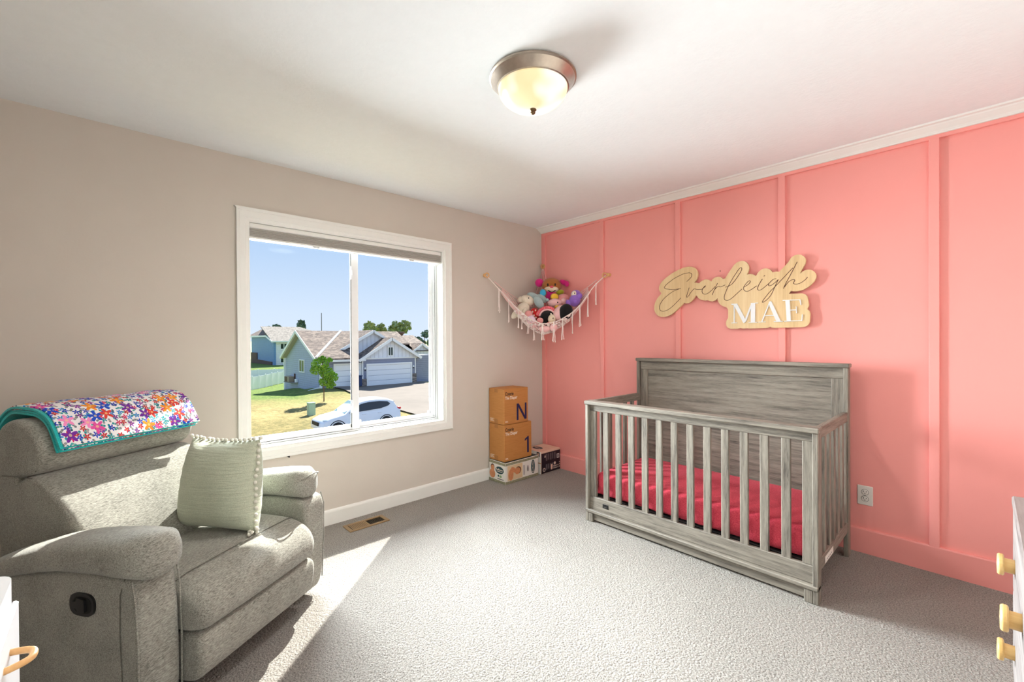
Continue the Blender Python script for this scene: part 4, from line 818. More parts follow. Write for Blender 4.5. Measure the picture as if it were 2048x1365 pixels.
# ------------------------------------------------------------------ white changing dresser (front left corner of the picture)
WD = thing('changing_dresser', 'white dresser with raised tray rim and wooden pull in the front left corner', 'dresser', (2.7, -3.69, 0))
wx0, wx1, wyf, wyb = 2.056, 3.28, -3.452, -3.95
bx('body', wx0+.006, wx1, wyb, wyf-.004, .10, .860, 'white_lacquer', WD); bx('top_panel', wx0, wx1, wyb, wyf+.004, .860, .872, 'white_lacquer', WD)
for x in (wx0+.04, wx1-.04):
    for y in (wyf-.05, wyb+.05): M().lathe([(.016, 0), (.022, .10)], (x, y, 0), 14).build('leg', 'tan_wood', WD, smooth=True)
for r_ in range(3):
    z1 = .872-r_*.252
    for c_ in range(2):
        x0 = wx0+.004+c_*.61; d = bx('drawer', x0, x0+.604, wyf+.0055, wyf+.014, z1-.246, z1, 'white_lacquer', WD)
        P = []; xc = x0+.115
        for k in range(17):
            t = k/16; P.append((xc-.027+.054*t, wyf+.010+.030*(1-abs(2*t-1)**3), z1-.041))
        M().tube(P, .0048, 10).build('pull', 'tan_wood', d, smooth=True, label='curved pale wooden pull')
def tray():
    out = []; x0, x1, y0, y1, r = 2.058, 2.92, -3.93, -3.4425, .032
    for cx, cy, a0 in ((x1-r, y1-r, 0), (x0+r, y1-r, 90), (x0+r, y0+r, 180), (x1-r, y0+r, 270)):
        for k in range(7): a = math.radians(a0+15*k); out.append((cx+r*math.cos(a), cy+r*math.sin(a)))
    inn = [(x+(-.014 if x > (x0+x1)/2 else .014), y+(-.014 if y > (y0+y1)/2 else .014)) for x, y in out]
    n = len(out); v = [(*p, .872) for p in out]+[(*p, .917) for p in out]+[(*p, .917) for p in inn]+[(*p, .880) for p in inn]; f = []
    for q in range(3):
        for i in range(n): f.append((q*n+i, q*n+(i+1) % n, (q+1)*n+(i+1) % n, (q+1)*n+i))
    f.append(tuple(3*n+i for i in range(n))); return M().add(v, f)
tray().build('tray_rim', 'white_lacquer', WD, smooth=True, sharp=40)
# ------------------------------------------------------------------ grey dresser on the right
GD = thing('grey_dresser', 'grey wood dresser with ribbed pale wooden knobs at the right edge', 'dresser', (3.46, -2.0, 0))
gx, gy0, gy1 = 3.190, -2.66, -1.25
bx('body', gx+.012, gx+.50, gy0, gy1, .23, .765, 'dresser_grey', GD); bx('top_panel', gx-.006, gx+.505, gy0-.006, gy1+.006, .765, .790, 'dresser_grey', GD, b=.004)
for y in (gy0+.04, gy1-.04):
    for x in (gx+.045, gx+.455): bx('leg', x-.025, x+.025, y-.025, y+.025, 0, .23, 'oak_z', GD)
for r_ in range(2):
    z1 = .752-r_*.252
    for c_ in range(2):
        ya_ = gy1-.012-c_*.70; d = bx('drawer', gx-.004, gx+.014, ya_-.685, ya_, z1-.244, z1, 'dresser_grey', GD)
        for ky in (ya_-.135-.14*c_, ya_-.50):
            kz = z1-.134
            k_ = M().lathe([(.020, .002), (.020, -.022)], (gx-.004, ky, kz), 20, 'X').build('knob_stem', 'pale_wood', d, smooth=True)
            pr_ = [(.012, -.020), (.026, -.021)]; pr_ += [(.029+.0008*(i % 2), -.023-.0022*i) for i in range(5)]; pr_ += [(.026, -.035), (.0, -.036)]
            mm = M(); n_ = 40; v = []
            for r0, h in pr_:
                for k in range(n_):
                    a = 2*math.pi*k/n_; rr = r0*(1+(.035 if k % 2 else 0) if r0 > .025 else 1); v.append((gx-.004+h, ky+rr*math.cos(a), kz+rr*math.sin(a)))
            mm.add(v, [(i*n_+k, i*n_+(k+1) % n_, (i+1)*n_+(k+1) % n_, (i+1)*n_+k) for i in range(len(pr_)-1) for k in range(n_)])
            mm.build('knob_rim', 'pale_wood', d, smooth=True, sharp=50)
# ------------------------------------------------------------------ toy hammock in the corner
HL, HR, HC = (.022, -.78, 1.888), (.80, -.022, 1.872), (.022, -.022, 2.05)
zt = [(0, 1.888), (.12, 1.745), (.24, 1.60), (.36, 1.485), (.47, 1.432), (.6, 1.457), (.72, 1.535), (.8, 1.62), (.9, 1.775), (1, 1.872)]
def interp(T, t):
    for (a, x), (b, y) in zip(T, T[1:]):
        if t <= b: return x+(y-x)*(t-a)/(b-a)
    return T[-1][1]
def front(t):
    bow = .055*math.sin(math.pi*t)
    return Vector((HL[0]+(HR[0]-HL[0])*t+bow*.7, HL[1]+(HR[1]-HL[1])*t-bow*.7, interp(zt, t)))
def back(t):
    x = HL[0] if t < .5 else HL[0]+(HR[0]-HL[0])*(t-.5)*2; y = HL[1]+(HR[1]-HL[1])*t*2 if t < .5 else HR[1]
    x = max(x, .03); y = min(y, -.03)
    return Vector((x, y, 1.60+.29*abs(2*t-1)**1.6))
def net(t, w):
    p = front(t)*(1-w)+back(t)*w
    p.z -= .155*(math.sin(math.pi*t)**1.6)*(math.sin(math.pi*min(1, w*1.0))**.75)
    return p
HM = thing('toy_hammock', 'pale pink macrame toy hammock hung across the corner with tassels', 'hammock', (.41, -.40, 1.34))
M().tube([front(k/24) for k in range(25)], .0042, 7).build('front_rope', 'rope_white', HM, smooth=True)
M().tube([back(.06+.88*k/24) for k in range(25)], .0035, 6).build('rear_rope', 'rope_pink', HM, smooth=True)
cm = M()
for t in (.40, .46, .54, .60): cm.tube([HC, back(t)*.5+Vector(HC)*.5+Vector((.006, -.006, 0)), back(t)], .003, 6)
cm.build('corner_cords', 'rope_pink', HM, smooth=True)
wm = M(); NT, NW = 24, 11
for i in range(NT-NW+1+8):
    for d in (1, -1):
        P = []
        for j in range(NW+1):
            t = (i-4+ (j if d > 0 else NW-j))/NT
            if .10 < t < .90: P.append(net(t, .0+.98*j/NW)+Vector((0, 0, .004*math.sin(j*3.1+i))))
        if len(P) > 2: wm.tube(P, .0042, 6)
wm.build('woven_net', 'rope_pink', HM, smooth=True)
# thick knotted webbing over the lower belly of the net
rk = random.Random(11); km = M()
for k in range(150):
    t = rk.uniform(.24, .70); w = rk.uniform(.0, .42); p = net(t, w); a = rk.uniform(0, 6.28)
    km.ell((p.x, p.y, p.z-.002), (.016, .012, .009), 7, 5, Matrix.Rotation(a, 3, 'Z') @ Matrix.Rotation(rk.uniform(-.7, .7), 3, 'X'))
km.build('macrame_knots', 'rope_white', HM, smooth=True, kind='stuff')
def tassel(t, length, strands, w=0.):
    m = M(); p0 = net(t, w) if w else front(t); r = random.Random(int(t*1000))
    for k in range(strands):
        dx, dy = r.uniform(-.009, .009), r.uniform(-.009, .009); P = [(p0.x+dx*.3, p0.y+dy*.3, p0.z+.004)]
        for j in range(1, 5): P.append((p0.x+dx*(.3+.7*j/4)+r.uniform(-.003, .003), p0.y+dy*(.3+.7*j/4)+r.uniform(-.003, .003), p0.z-length*j/4*r.uniform(.95, 1.05)))
        m.tube(P, .0028, 5); m.ell(P[-1], (.005, .005, .007), 6, 4)
    m.ell((p0.x, p0.y, p0.z-.002), (.008, .008, .009), 8, 5)
    m.build('tassel', 'rope_white', HM, smooth=True)
for t, l, n_ in ((.11, .20, 4), (.19, .20, 4), (.27, .17, 2), (.47, .14, 4), (.565, .17, 4), (.64, .19, 4), (.72, .18, 3), (.78, .18, 4), (.85, .19, 4), (.92, .19, 3)): tassel(t, l, n_)
for t, l, w in ((.30, .10, .15), (.35, .09, .15), (.40, .12, .12)): tassel(t, l, 2, w)
for i, (h, ax) in enumerate(((HL, 'X'), (HR, 'Y'), (HC, 'C'))):
    hk = thing('ring_hook', ('round wooden hook on the beige wall holding the toy hammock', 'round wooden hook on the pink wall holding the toy hammock', 'round wooden hook high in the room corner holding the toy hammock')[i], 'hook', h, 0, 'hammock hooks')
    P = []; nrm = {'X': Vector((.35, -.25, 1)), 'Y': Vector((.3, -.3, 1)), 'C': Vector((.5, -.5, 0))}[ax]
    a = Vector((.7, .7, 0)) if ax != 'X' else Vector((.25, 1, 0)); a.normalize(); b = Vector((0, 0, 1)); off = Vector((.012 if ax != 'Y' else 0, -.012 if ax != 'X' else 0, 0))
    M().tube([Vector(h)+off+a*.020*math.cos(2*math.pi*k/20)+b*.020*math.sin(2*math.pi*k/20) for k in range(20)], .0055, 8, closed=True).build('ring', 'tan_wood', hk, smooth=True)
    if ax == 'X': M().lathe([(.016, .0), (.016, .010), (.011, .013), (0, .013)], (0, h[1]-.005, h[2]), 18, 'X').build('wall_knob', 'tan_wood', hk, smooth=True)
    elif ax == 'Y': M().lathe([(.016, -.0), (.016, -.030), (.011, -.033), (0, -.033)], (h[0]+.03, 0, h[2]+.002), 18, 'Y').build('wall_knob', 'tan_wood', hk, smooth=True)
    else: M().lathe([(.014, -.0), (.014, -.028), (.010, -.031), (0, -.031)], (h[0]+.004, 0, h[2]), 18, 'Y').build('wall_knob', 'tan_wood', hk, smooth=True)
# ------------------------------------------------------------------ plush toys
for nm_, c_ in dict(plush_brown=(176, 108, 52), plush_cream=(240, 222, 196), plush_magenta=(214, 34, 128), plush_blue=(60, 170, 214), plush_yellow=(238, 190, 60), plush_lime=(176, 178, 40), plush_grey=(170, 188, 190), plush_ivory=(238, 226, 206), plush_purple=(150, 108, 204), plush_pink=(246, 168, 166), plush_rose=(238, 110, 122), plush_black=(14, 12, 14), plush_red=(196, 26, 28), plush_blush=(248, 196, 196), plush_lilac=(240, 214, 232)).items():
    fabric(nm_, tuple(int(x*.82) for x in c_), c_, tuple(min(255, int(x*1.08)) for x in c_), (1, 1, 1), 420, bump=.5)
plain('eye_black', (10, 9, 9), .15); plain('nose_pink', (232, 92, 110), .4)
def toy(name, label, loc): return thing(name, label, 'plush toy', loc, 0, 'plush toys in the hammock')
def el(parent, name, c, r, mat, rot=None, bumpy=0., n=18, m=12): return M().ell(c, r, n, m, rot, bumpy).build(name, mat, parent, smooth=True, sharp=180)
VW = Vector((.70, -.72, -.1)).normalized(); RT = Vector((.72, .70, 0)); UP = Vector((0, 0, 1))   # towards the room, sideways, up
def off(p, r=0, u=0, f=0): v = Vector(p)+RT*r+UP*u+VW*f; return (v.x, v.y, v.z)
RZ = Matrix.Rotation(math.radians(44), 3, 'Z')   # x axis = sideways, y axis = into the corner
def rl(a=0): return RZ @ Matrix.Rotation(math.radians(a), 3, 'Y')
# generic puppy
D = (.249, -.140, 1.822); t = toy('plush_puppy', 'brown plush puppy with magenta ears at the top of the heap', (.249, -.15, 1.66))
h_ = el(t, 'head', D, (.095, .080, .078), 'plush_brown', RZ); el(h_, 'muzzle', off(D, -.003, -.034, .030), (.072, .055, .040), 'plush_cream', RZ); el(h_, 'nose', off(D, -.003, -.012, .088), (.018, .012, .011), 'nose_pink', RZ)
for s in (-1, 1): el(h_, 'eye', off(D, -.003+s*.034, .008, .070), (.010, .008, .014), 'eye_black', RZ, n=12, m=8)
M().tube([off(D, -.035+.07*k/10, -.044-.020*math.sin(math.pi*k/10), .084-.006*abs(k-5)/5) for k in range(11)], .0035, 6).build('smile', 'eye_black', h_, smooth=True)
el(t, 'ear', off(D, -.118, .030, -.01), (.042, .028, .042), 'plush_magenta', RZ); el(t, 'ear', off(D, .125, .028, -.01), (.050, .020, .026), 'plush_magenta', rl(25)); el(t, 'ear', off(D, .150, .015, 0), (.022, .022, .030), 'plush_magenta', RZ)
el(t, 'body', (.245, -.165, 1.722), (.072, .060, .068), 'plush_magenta', RZ); f1 = el(t, 'foot', (.249, -.262, 1.742), (.036, .040, .042), 'plush_brown', RZ); el(f1, 'sole', off((.249, -.262, 1.742), -.002, .002, .030), (.030, .014, .035), 'plush_blue', RZ)
f2 = el(t, 'foot', (.340, -.200, 1.700), (.042, .040, .038), 'plush_brown', RZ); el(f2, 'sole', off((.340, -.200, 1.700), 0, 0, .030), (.036, .014, .033), 'plush_yellow', RZ)
el(t, 'arm', (.318, -.100, 1.752), (.045, .028, .026), 'plush_lime', rl(-15)); el(t, 'arm', (.195, -.19, 1.745), (.036, .026, .03), 'plush_brown', RZ)
# cream lamb-like toy with long grey ear
t = toy('plush_elephant', 'ivory plush animal with a long blue grey ear beside the puppy', (.17, -.43, 1.52))
h_ = el(t, 'head', (.178, -.402, 1.668), (.068, .060, .050), 'plush_ivory', rl(20)); el(h_, 'snout', (.132, -.448, 1.676), (.030, .028, .030), 'plush_ivory', RZ); el(h_, 'eye', off((.178, -.402, 1.668), .012, .022, .055), (.006, .005, .007), 'eye_black', n=10, m=6)
el(t, 'body', (.168, -.448, 1.585), (.058, .052, .066), 'plush_ivory', rl(35), .03); el(t, 'leg', (.142, -.528, 1.532), (.030, .030, .050), 'plush_ivory', rl(40)); el(t, 'leg', (.185, -.520, 1.535), (.028, .028, .042), 'plush_ivory', rl(-10)); el(t, 'arm', (.21, -.47, 1.55), (.024, .024, .046), 'plush_ivory', rl(10))
el(t, 'ear', (.215, -.360, 1.700), (.066, .026, .040), 'plush_grey', rl(25)); el(t, 'ear', (.286, -.360, 1.645), (.040, .016, .064), 'plush_grey', rl(-32)); el(t, 'ear', (.265, -.300, 1.685), (.060, .020, .034), 'plush_grey', rl(30)); el(t, 'tail', (.33, -.29, 1.668), (.020, .014, .014), 'plush_grey')
# pink plush, rump up
t = toy('plush_pig', 'pink plush animal lying behind the frilled collar', (.37, -.2, 1.56))
el(t, 'body', (.378, -.120, 1.682), (.062, .055, .050), 'plush_pink', RZ); h_ = el(t, 'head', (.368, -.225, 1.640), (.070, .055, .042), 'plush_blush', RZ); el(h_, 'eye', off((.368, -.225, 1.640), .022, .006, .052), (.007, .005, .007), 'eye_black', n=10, m=6); el(t, 'paw', off((.368, -.225, 1.640), .022, -.040, .050), (.030, .022, .020), 'plush_yellow', RZ); el(t, 'ear', (.44, -.18, 1.655), (.030, .020, .030), 'plush_blush', RZ)
# frilled collar ring with black round plush
t = toy('plush_ball', 'black round plush with a pink frilled rim at the hammock front', (.37, -.33, 1.43))
el(t, 'ball', (.371, -.335, 1.492), (.072, .058, .072), 'plush_black', RZ)
P = [off((.371, -.335, 1.492), .088*math.cos(math.radians(a)), .010+.085*math.sin(math.radians(a)), .01) for a in range(10, 175, 5)]
M().tube(P, [.018+.004*(k % 2) for k in range(len(P))], 8).build('frill', 'plush_rose', t, smooth=True)
M().tube([off((.371, -.335, 1.492), .073*math.cos(math.radians(a)), .010+.072*math.sin(math.radians(a)), .034) for a in range(10, 175, 8)], .008, 7).build('inner_rim', 'plush_blush', t, smooth=True)
el(t, 'tuft', (.362, -.424, 1.468), (.030, .026, .028), 'plush_pink', RZ)
t = toy('plush_pouch', 'round pink rimmed pouch with a black inside at the hammock right', (.52, -.27, 1.46))
el(t, 'pouch', (.500, -.270, 1.535), (.088, .062, .076), 'plush_blush', rl(-25)); el(t, 'lining', off((.500, -.270, 1.535), .026, .012, .042), (.064, .030, .076), 'plush_black', rl(20))
t = toy('plush_dotted', 'small red plush with white dots between the pale toys', (.275, -.4, 1.47))
b_ = el(t, 'body', (.274, -.398, 1.535), (.046, .036, .058), 'plush_red', rl(-20))
for r_, u_ in ((-.022, .022), (.004, .034), (.018, .002), (-.010, -.012), (-.028, -.002), (.008, -.032)): el(b_, 'dot', off((.274, -.398, 1.535), r_, u_, .034), (.006, .004, .009), 'plush_ivory', RZ, n=10, m=6)
t = toy('plush_bunny', 'pale pink and lilac plush slumped over the hammock edge', (.29, -.47, 1.42))
el(t, 'body', (.288, -.468, 1.470), (.046, .040, .056), 'plush_lilac', rl(-20)); el(t, 'head', (.272, -.480, 1.530), (.038, .034, .034), 'plush_pink', RZ); el(t, 'leg', (.325, -.46, 1.43), (.032, .026, .03), 'plush_blush', RZ); el(t, 'ear', (.24, -.49, 1.515), (.014, .012, .036), 'plush_lilac', rl(30))
t = toy('plush_doll', 'small tan plush with a yellow scarf at the hammock front', (.445, -.365, 1.43))
h_ = el(t, 'head', (.440, -.350, 1.482), (.036, .030, .042), 'plush_cream', rl(10)); el(h_, 'eye', off((.440, -.350, 1.482), .010, .008, .030), (.005, .004, .007), 'eye_black', n=10, m=6); el(t, 'ear', (.430, -.345, 1.520), (.010, .010, .018), 'plush_cream', rl(-20)); el(t, 'scarf', off((.440, -.350, 1.455), -.004, -.010, .012), (.030, .022, .012), 'plush_yellow', RZ); el(t, 'foot', off((.440, -.350, 1.45), -.026, -.010, .010), (.020, .018, .018), 'plush_red', RZ)
t = toy('plush_bear', 'purple plush bear sitting at the right end of the hammock', (.56, -.16, 1.58))
h_ = el(t, 'head', (.552, -.138, 1.712), (.046, .042, .042), 'plush_purple', RZ); el(h_, 'face', off((.552, -.138, 1.712), -.018, .002, .022), (.026, .026, .032), 'plush_ivory', rl(15)); el(h_, 'eye', off((.552, -.138, 1.712), -.018, .010, .046), (.005, .004, .006), 'eye_black', n=10, m=6)
el(t, 'body', (.560, -.168, 1.652), (.052, .046, .056), 'plush_purple', RZ); el(t, 'arm', (.605, -.150, 1.690), (.024, .022, .030), 'plush_purple', rl(20)); el(t, 'leg', (.52, -.21, 1.630), (.024, .024, .034), 'plush_purple', rl(-20)); el(t, 'belly_patch', off((.560, -.168, 1.648), .0, -.006, .040), (.018, .010, .018), 'plush_purple', RZ)
t = toy('plush_cloud', 'pair of blush plush paws hanging below the hammock rope', (.45, -.39, 1.34))
el(t, 'paw', (.418, -.424, 1.392), (.052, .036, .030), 'plush_blush', RZ); el(t, 'paw', (.480, -.372, 1.402), (.036, .032, .038), 'plush_blush', RZ)
# ------------------------------------------------------------------ outdoors: ground
def siding(name, rgb, step, vertical=False, var=.05):
    m, n, b, o = new_mat(name); g = G(n); c = lin(rgb)
    t = g.node('ShaderNodeTexCoord'); sp = g.node('ShaderNodeSeparateXYZ'); g.link(t.outputs['Object'], sp.inputs[0])
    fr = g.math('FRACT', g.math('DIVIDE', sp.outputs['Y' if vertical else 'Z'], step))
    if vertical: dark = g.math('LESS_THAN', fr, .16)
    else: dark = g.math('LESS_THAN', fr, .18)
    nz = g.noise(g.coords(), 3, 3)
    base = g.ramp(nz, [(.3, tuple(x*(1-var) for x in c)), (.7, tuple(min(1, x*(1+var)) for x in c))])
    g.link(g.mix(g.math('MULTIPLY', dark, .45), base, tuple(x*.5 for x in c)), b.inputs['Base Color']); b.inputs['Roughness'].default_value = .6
    h = fr if not vertical else g.math('SUBTRACT', 1., dark)
    g.bump(h, .5, .03, b); MATS[name] = m
siding('siding_slate', (180, 188, 214), .20); siding('siding_dark', (146, 152, 174), .20); siding('siding_blue', (120, 158, 204), .22); siding('siding_white', (246, 246, 248), .22); siding('batten_pale', (240, 243, 252), .42, True)
def shingle(name, a, b_, c_):
    m, n, b, o = new_mat(name); g = G(n); v = g.coords((1, 1, 3))
    vo = g.node('ShaderNodeTexVoronoi'); vo.inputs['Scale'].default_value = 3.4; g.link(v, vo.inputs['Vector']); sc = g.node('ShaderNodeSeparateColor'); g.link(vo.outputs['Color'], sc.inputs[0])
    f = g.math('ADD', g.math('MULTIPLY', sc.outputs[0], .5), g.math('MULTIPLY', g.noise(g.coords(), 12, 3), .5))
    g.link(g.ramp(f, [(.25, lin(a)), (.5, lin(b_)), (.75, lin(c_))]), b.inputs['Base Color']); b.inputs['Roughness'].default_value = .9; MATS[name] = m
shingle('shingle_brown', (88, 74, 66), (118, 100, 89), (148, 129, 114)); shingle('shingle_tan', (112, 104, 96), (136, 127, 117), (156, 147, 136)); shingle('stone_mix', (92, 86, 84), (134, 122, 114), (176, 160, 146))
plain('trim_white', (250, 250, 248), .5); plain('garage_white', (252, 253, 255), .45, var=.005); plain('soffit_tan', (190, 178, 158), .7)
plain('asphalt_drive', (122, 111, 101), .9, var=.07, vscale=.8); plain('road_grey', (104, 100, 96), .9, var=.06); plain('concrete', (150, 142, 130), .9, var=.05)
plain('dark_glass', (44, 62, 56), .12); plain('green_glass', (78, 120, 100), .15); plain('bark', (110, 84, 60), .9, var=.2); plain('utility_green', (150, 182, 158), .5); plain('bin_blue', (36, 60, 104), .5); plain('ac_tan', (176, 156, 130), .6); plain('ac_dark', (88, 54, 40), .6); plain('brick_brown', (104, 82, 72), .9, var=.15, vscale=6)
def leafmat(name, a, b_, c_):
    m, n, b, o = new_mat(name); g = G(n); f = g.noise(g.coords(), 2.2, 4, .7)
    oi = g.noise(g.coords(), 14, 2, .8)
    f = g.math('ADD', g.math('MULTIPLY', f, .5), g.math('MULTIPLY', oi, .5))
    g.link(g.ramp(f, [(.3, lin(a)), (.5, lin(b_)), (.68, lin(c_))]), b.inputs['Base Color']); b.inputs['Roughness'].default_value = .6
    b.inputs['Subsurface Weight'].default_value = 0.; b.inputs['Transmission Weight'].default_value = 0.
    MATS[name] = m
leafmat('leaf_fresh', (60, 104, 24), (110, 158, 44), (160, 196, 74)); leafmat('leaf_olive', (104, 112, 66), (150, 156, 98), (186, 190, 128)); leafmat('leaf_dark', (62, 84, 66), (92, 112, 90), (124, 140, 108)); leafmat('leaf_red', (150, 60, 50), (206, 92, 66), (226, 130, 92)); leafmat('leaf_maroon', (92, 46, 40), (130, 66, 56), (166, 98, 80)); leafmat('leaf_gold', (150, 130, 50), (196, 166, 66), (220, 196, 100))
def lawn():
    m, n, b, o = new_mat('lawn'); g = G(n); v = g.coords()
    big = g.noise(v, .22, 3, .6); fine = g.noise(g.coords((1, 1, 1)), 3.2, 5, .75)
    f = g.math('ADD', g.math('MULTIPLY', big, .55), g.math('MULTIPLY', fine, .45))
    dry = g.ramp(f, [(.34, lin((86, 86, 40))), (.46, lin((134, 120, 66))), (.56, lin((166, 146, 90))), (.66, lin((186, 166, 114)))])
    grn = g.ramp(fine, [(.3, lin((62, 86, 20))), (.5, lin((96, 120, 34))), (.7, lin((134, 150, 60)))])
    sp = g.node('ShaderNodeSeparateXYZ'); g.link(v, sp.inputs[0])
    # greener strip near the houses (watered), drier towards the street; patchy
    d = g.math('ADD', g.math('MULTIPLY', g.math('ADD', sp.outputs['X'], 31.), -.16), g.math('MULTIPLY', g.math('SUBTRACT', big, .5), 3.2))
    k = g.node('ShaderNodeClamp'); g.link(d, k.inputs[0])
    g.link(g.mix(k.outputs[0], dry, grn), b.inputs['Base Color']); b.inputs['Roughness'].default_value = .95; g.bump(fine, .8, .15, b); MATS['lawn'] = m
lawn()
CP = [(-12, 0, -3.7), (-12, 14, -3.7), (-18, 2, -3.62), (-20, 8, -3.6), (-22, 14, -3.5), (-25, 5.8, -3.28), (-30, 8.2, -3.12), (-28, 0, -3.4), (-33, 5, -3.15), (-30, 14, -3.15), (-36.8, 10.3, -2.86), (-36.8, 14.7, -3.02), (-36.8, 20, -3.02), (-40, 24, -3.0), (-37, 6, -3.1), (-42, 10, -3.25), (-46.7, 10.3, -3.78), (-44, 5, -3.9), (-55, 8, -4.7), (-67, 11.1, -5.4), (-72, 17.1, -5.2), (-60, 0, -5), (-60, 30, -4.2), (-82, 15, -4.8), (-96, 18, -4.0), (-102, 23, -3.8), (-110, 10, -3.8), (-120, 60, -3), (-120, -20, -4), (-60, 60, -3), (-30, 40, -3), (-10, 40, -3.5), (-10, -20, -3.8), (-30, -20, -3.8)]
def gz(x, y):
    a = b = 0.
    for px, py, pz in CP:
        w = 1/((x-px)**2+(y-py)**2+.6)**1.6; a += w*pz; b += w
    return a/b
gm = M(); xs = [-.3-1.5*i for i in range(34)]+[-51-3.5*i for i in range(1, 27)]; ys = [-204+15*i for i in range(12)]+[-24+2*i for i in range(45)]+[80+16*i for i in range(12)]
gm.add([(x, y, gz(x, y)) for x in xs for y in ys], [(i*len(ys)+j, (i+1)*len(ys)+j, (i+1)*len(ys)+j+1, i*len(ys)+j+1) for i in range(len(xs)-1) for j in range(len(ys)-1)])
go = gm.build('ground', 'lawn', smooth=True, sharp=180); struct(go)
hl = M(); hx = []
for i in range(34):
    for j in range(8):
        y = -240+20*i; x = -142-40*j; hx.append((x, y, -5+6.4*math.sin(min(1, j/4)*math.pi/2)*(.8+.25*math.sin(i*.9+j))+(-2 if j == 0 else 0)))
hl.add(hx, [(i*8+j, i*8+j+1, (i+1)*8+j+1, (i+1)*8+j) for i in range(33) for j in range(7)]); plain('field_tan', (178, 184, 132), .95, var=.12, vscale=.05); struct(hl.build('hill_1', 'field_tan', smooth=True, sharp=180))
def sheet(name, poly, lift, mat, th=.05):
    m = M(); n = len(poly); v = [(x, y, gz(x, y)+lift) for x, y in poly]+[(x, y, gz(x, y)+lift-th-.3) for x, y in poly]
    m.add(v, [tuple(range(n)), tuple(range(2*n-1, n-1, -1))]+[(i, i+n, (i+1) % n+n, (i+1) % n) for i in range(n)]); return struct(m.build(name, mat))
dl = [(-36.9, 11.4), (-34.6, 11.6), (-32.4, 11.4), (-29.5, 10.9), (-27.0, 10.9), (-24, 11.0), (-21.0, 11.2)]; dr = [(-36.9, 20.2), (-34.6, 20.5), (-32.4, 20.8), (-29.5, 21.0), (-27, 21.2), (-24, 21.3), (-21.0, 21.4)]
dm = M(); dv = []
for k in range(31):
    q = k/30*6; i = min(5, int(q)); f_ = q-i
    for j in range(13):
        u = j/12; x = (dl[i][0]*(1-f_)+dl[i+1][0]*f_)*(1-u)+(dr[i][0]*(1-f_)+dr[i+1][0]*f_)*u; y = (dl[i][1]*(1-f_)+dl[i+1][1]*f_)*(1-u)+(dr[i][1]*(1-f_)+dr[i+1][1]*f_)*u
        dv.append((x, y, max(gz(x, y), gz(x-.8, y), gz(x+.8, y), gz(x, y-1), gz(x, y+1))+.05))
dm.add(dv, [(k*13+j, (k+1)*13+j, (k+1)*13+j+1, k*13+j+1) for k in range(30) for j in range(12)]); struct(dm.build('driveway', 'asphalt_drive', smooth=True, sharp=180))
sheet('walkway', [(-37.0, 20.2), (-36.0, 20.4), (-37.5, 25), (-39, 25)], .07, 'concrete')
sheet('street', [(-19.4, 3.0), (-18.2, -24), (-10, -24), (-10, 60), (-20.8, 60), (-20.9, 11), (-21.4, 9), (-21.4, 5)], .05, 'road_grey')

# ------------------------------------------------------------------ twin home across the street
HS = thing('twin_home', 'single storey slate blue house with brown roof and two white garage doors', 'house', (-41, 15, -3.0))
def hp(m, name, mat, **k): return m.build(name, mat, HS, **k)
def poly_x(pts, x0, x1): return M().prism(pts, x0, x1, 'X')      # (y,z) polygon
def poly_y(pts, y0, y1): return M().prism(pts, y0, y1, 'Y')      # (x,z) polygon
EZ, RZ_, XR = -.20, 2.30, -42.05
hp(poly_y([(-46.72, -4.2), (-37.15, -4.2), (-37.15, EZ+.15), (XR, RZ_-.12), (-46.72, EZ+.1)], 10.3, 10.5), 'gable_wall', 'siding_slate')
hp(M().box(-46.7, -37.05, 10.5, 22, -4, EZ, 0), 'main_walls', 'siding_dark')
def roof_slab(a, b, y0, y1, th=.16):        # slab from ridge point a=(x,z) to eave b=(x,z)
    return poly_y([a, b, (b[0], b[1]-th), (a[0], a[1]-th)], y0, y1)
hp(roof_slab((XR, RZ_+.08), (-36.55, EZ-.04), 9.85, 13.9), 'roof_slope', 'shingle_brown'); hp(roof_slab((XR, RZ_+.08), (-39.2, 1.02), 13.9, 20.6), 'roof_slope', 'shingle_brown'); hp(roof_slab((XR, RZ_+.08), (-47.3, EZ-.10), 9.85, 21.6), 'roof_slope', 'shingle_brown')
for bx_, bz in ((-36.55, EZ-.04), (-47.3, EZ-.10)): hp(M().quadbox((XR, 9.84, RZ_-.02), (bx_, 9.84, bz-.10), .05, .26), 'rake_board', 'trim_white')
hp(poly_y([(XR, RZ_-.14), (-47.2, EZ-.28), (-46.72, EZ-.20), (XR, RZ_-.34)], 9.87, 10.3), 'soffit', 'soffit_tan')
hp(M().quadbox((-36.75, 10.0, EZ+.12), (-41.9, 14.2, RZ_+.10), .16, .12), 'roof_trim', 'trim_white')
hp(M().box(-37.05, -36.92, 10.35, 10.55, -2.9, EZ-.05, 0), 'downspout', 'trim_white'); hp(M().box(-46.95, -46.72, 10.1, 10.3, -3.9, EZ-.2, 0), 'downspout', 'trim_white'); hp(M().quadbox((-36.95, 10.3, -2.82), (-36.4, 9.2, -2.98), .12, .10), 'downspout', 'trim_white')
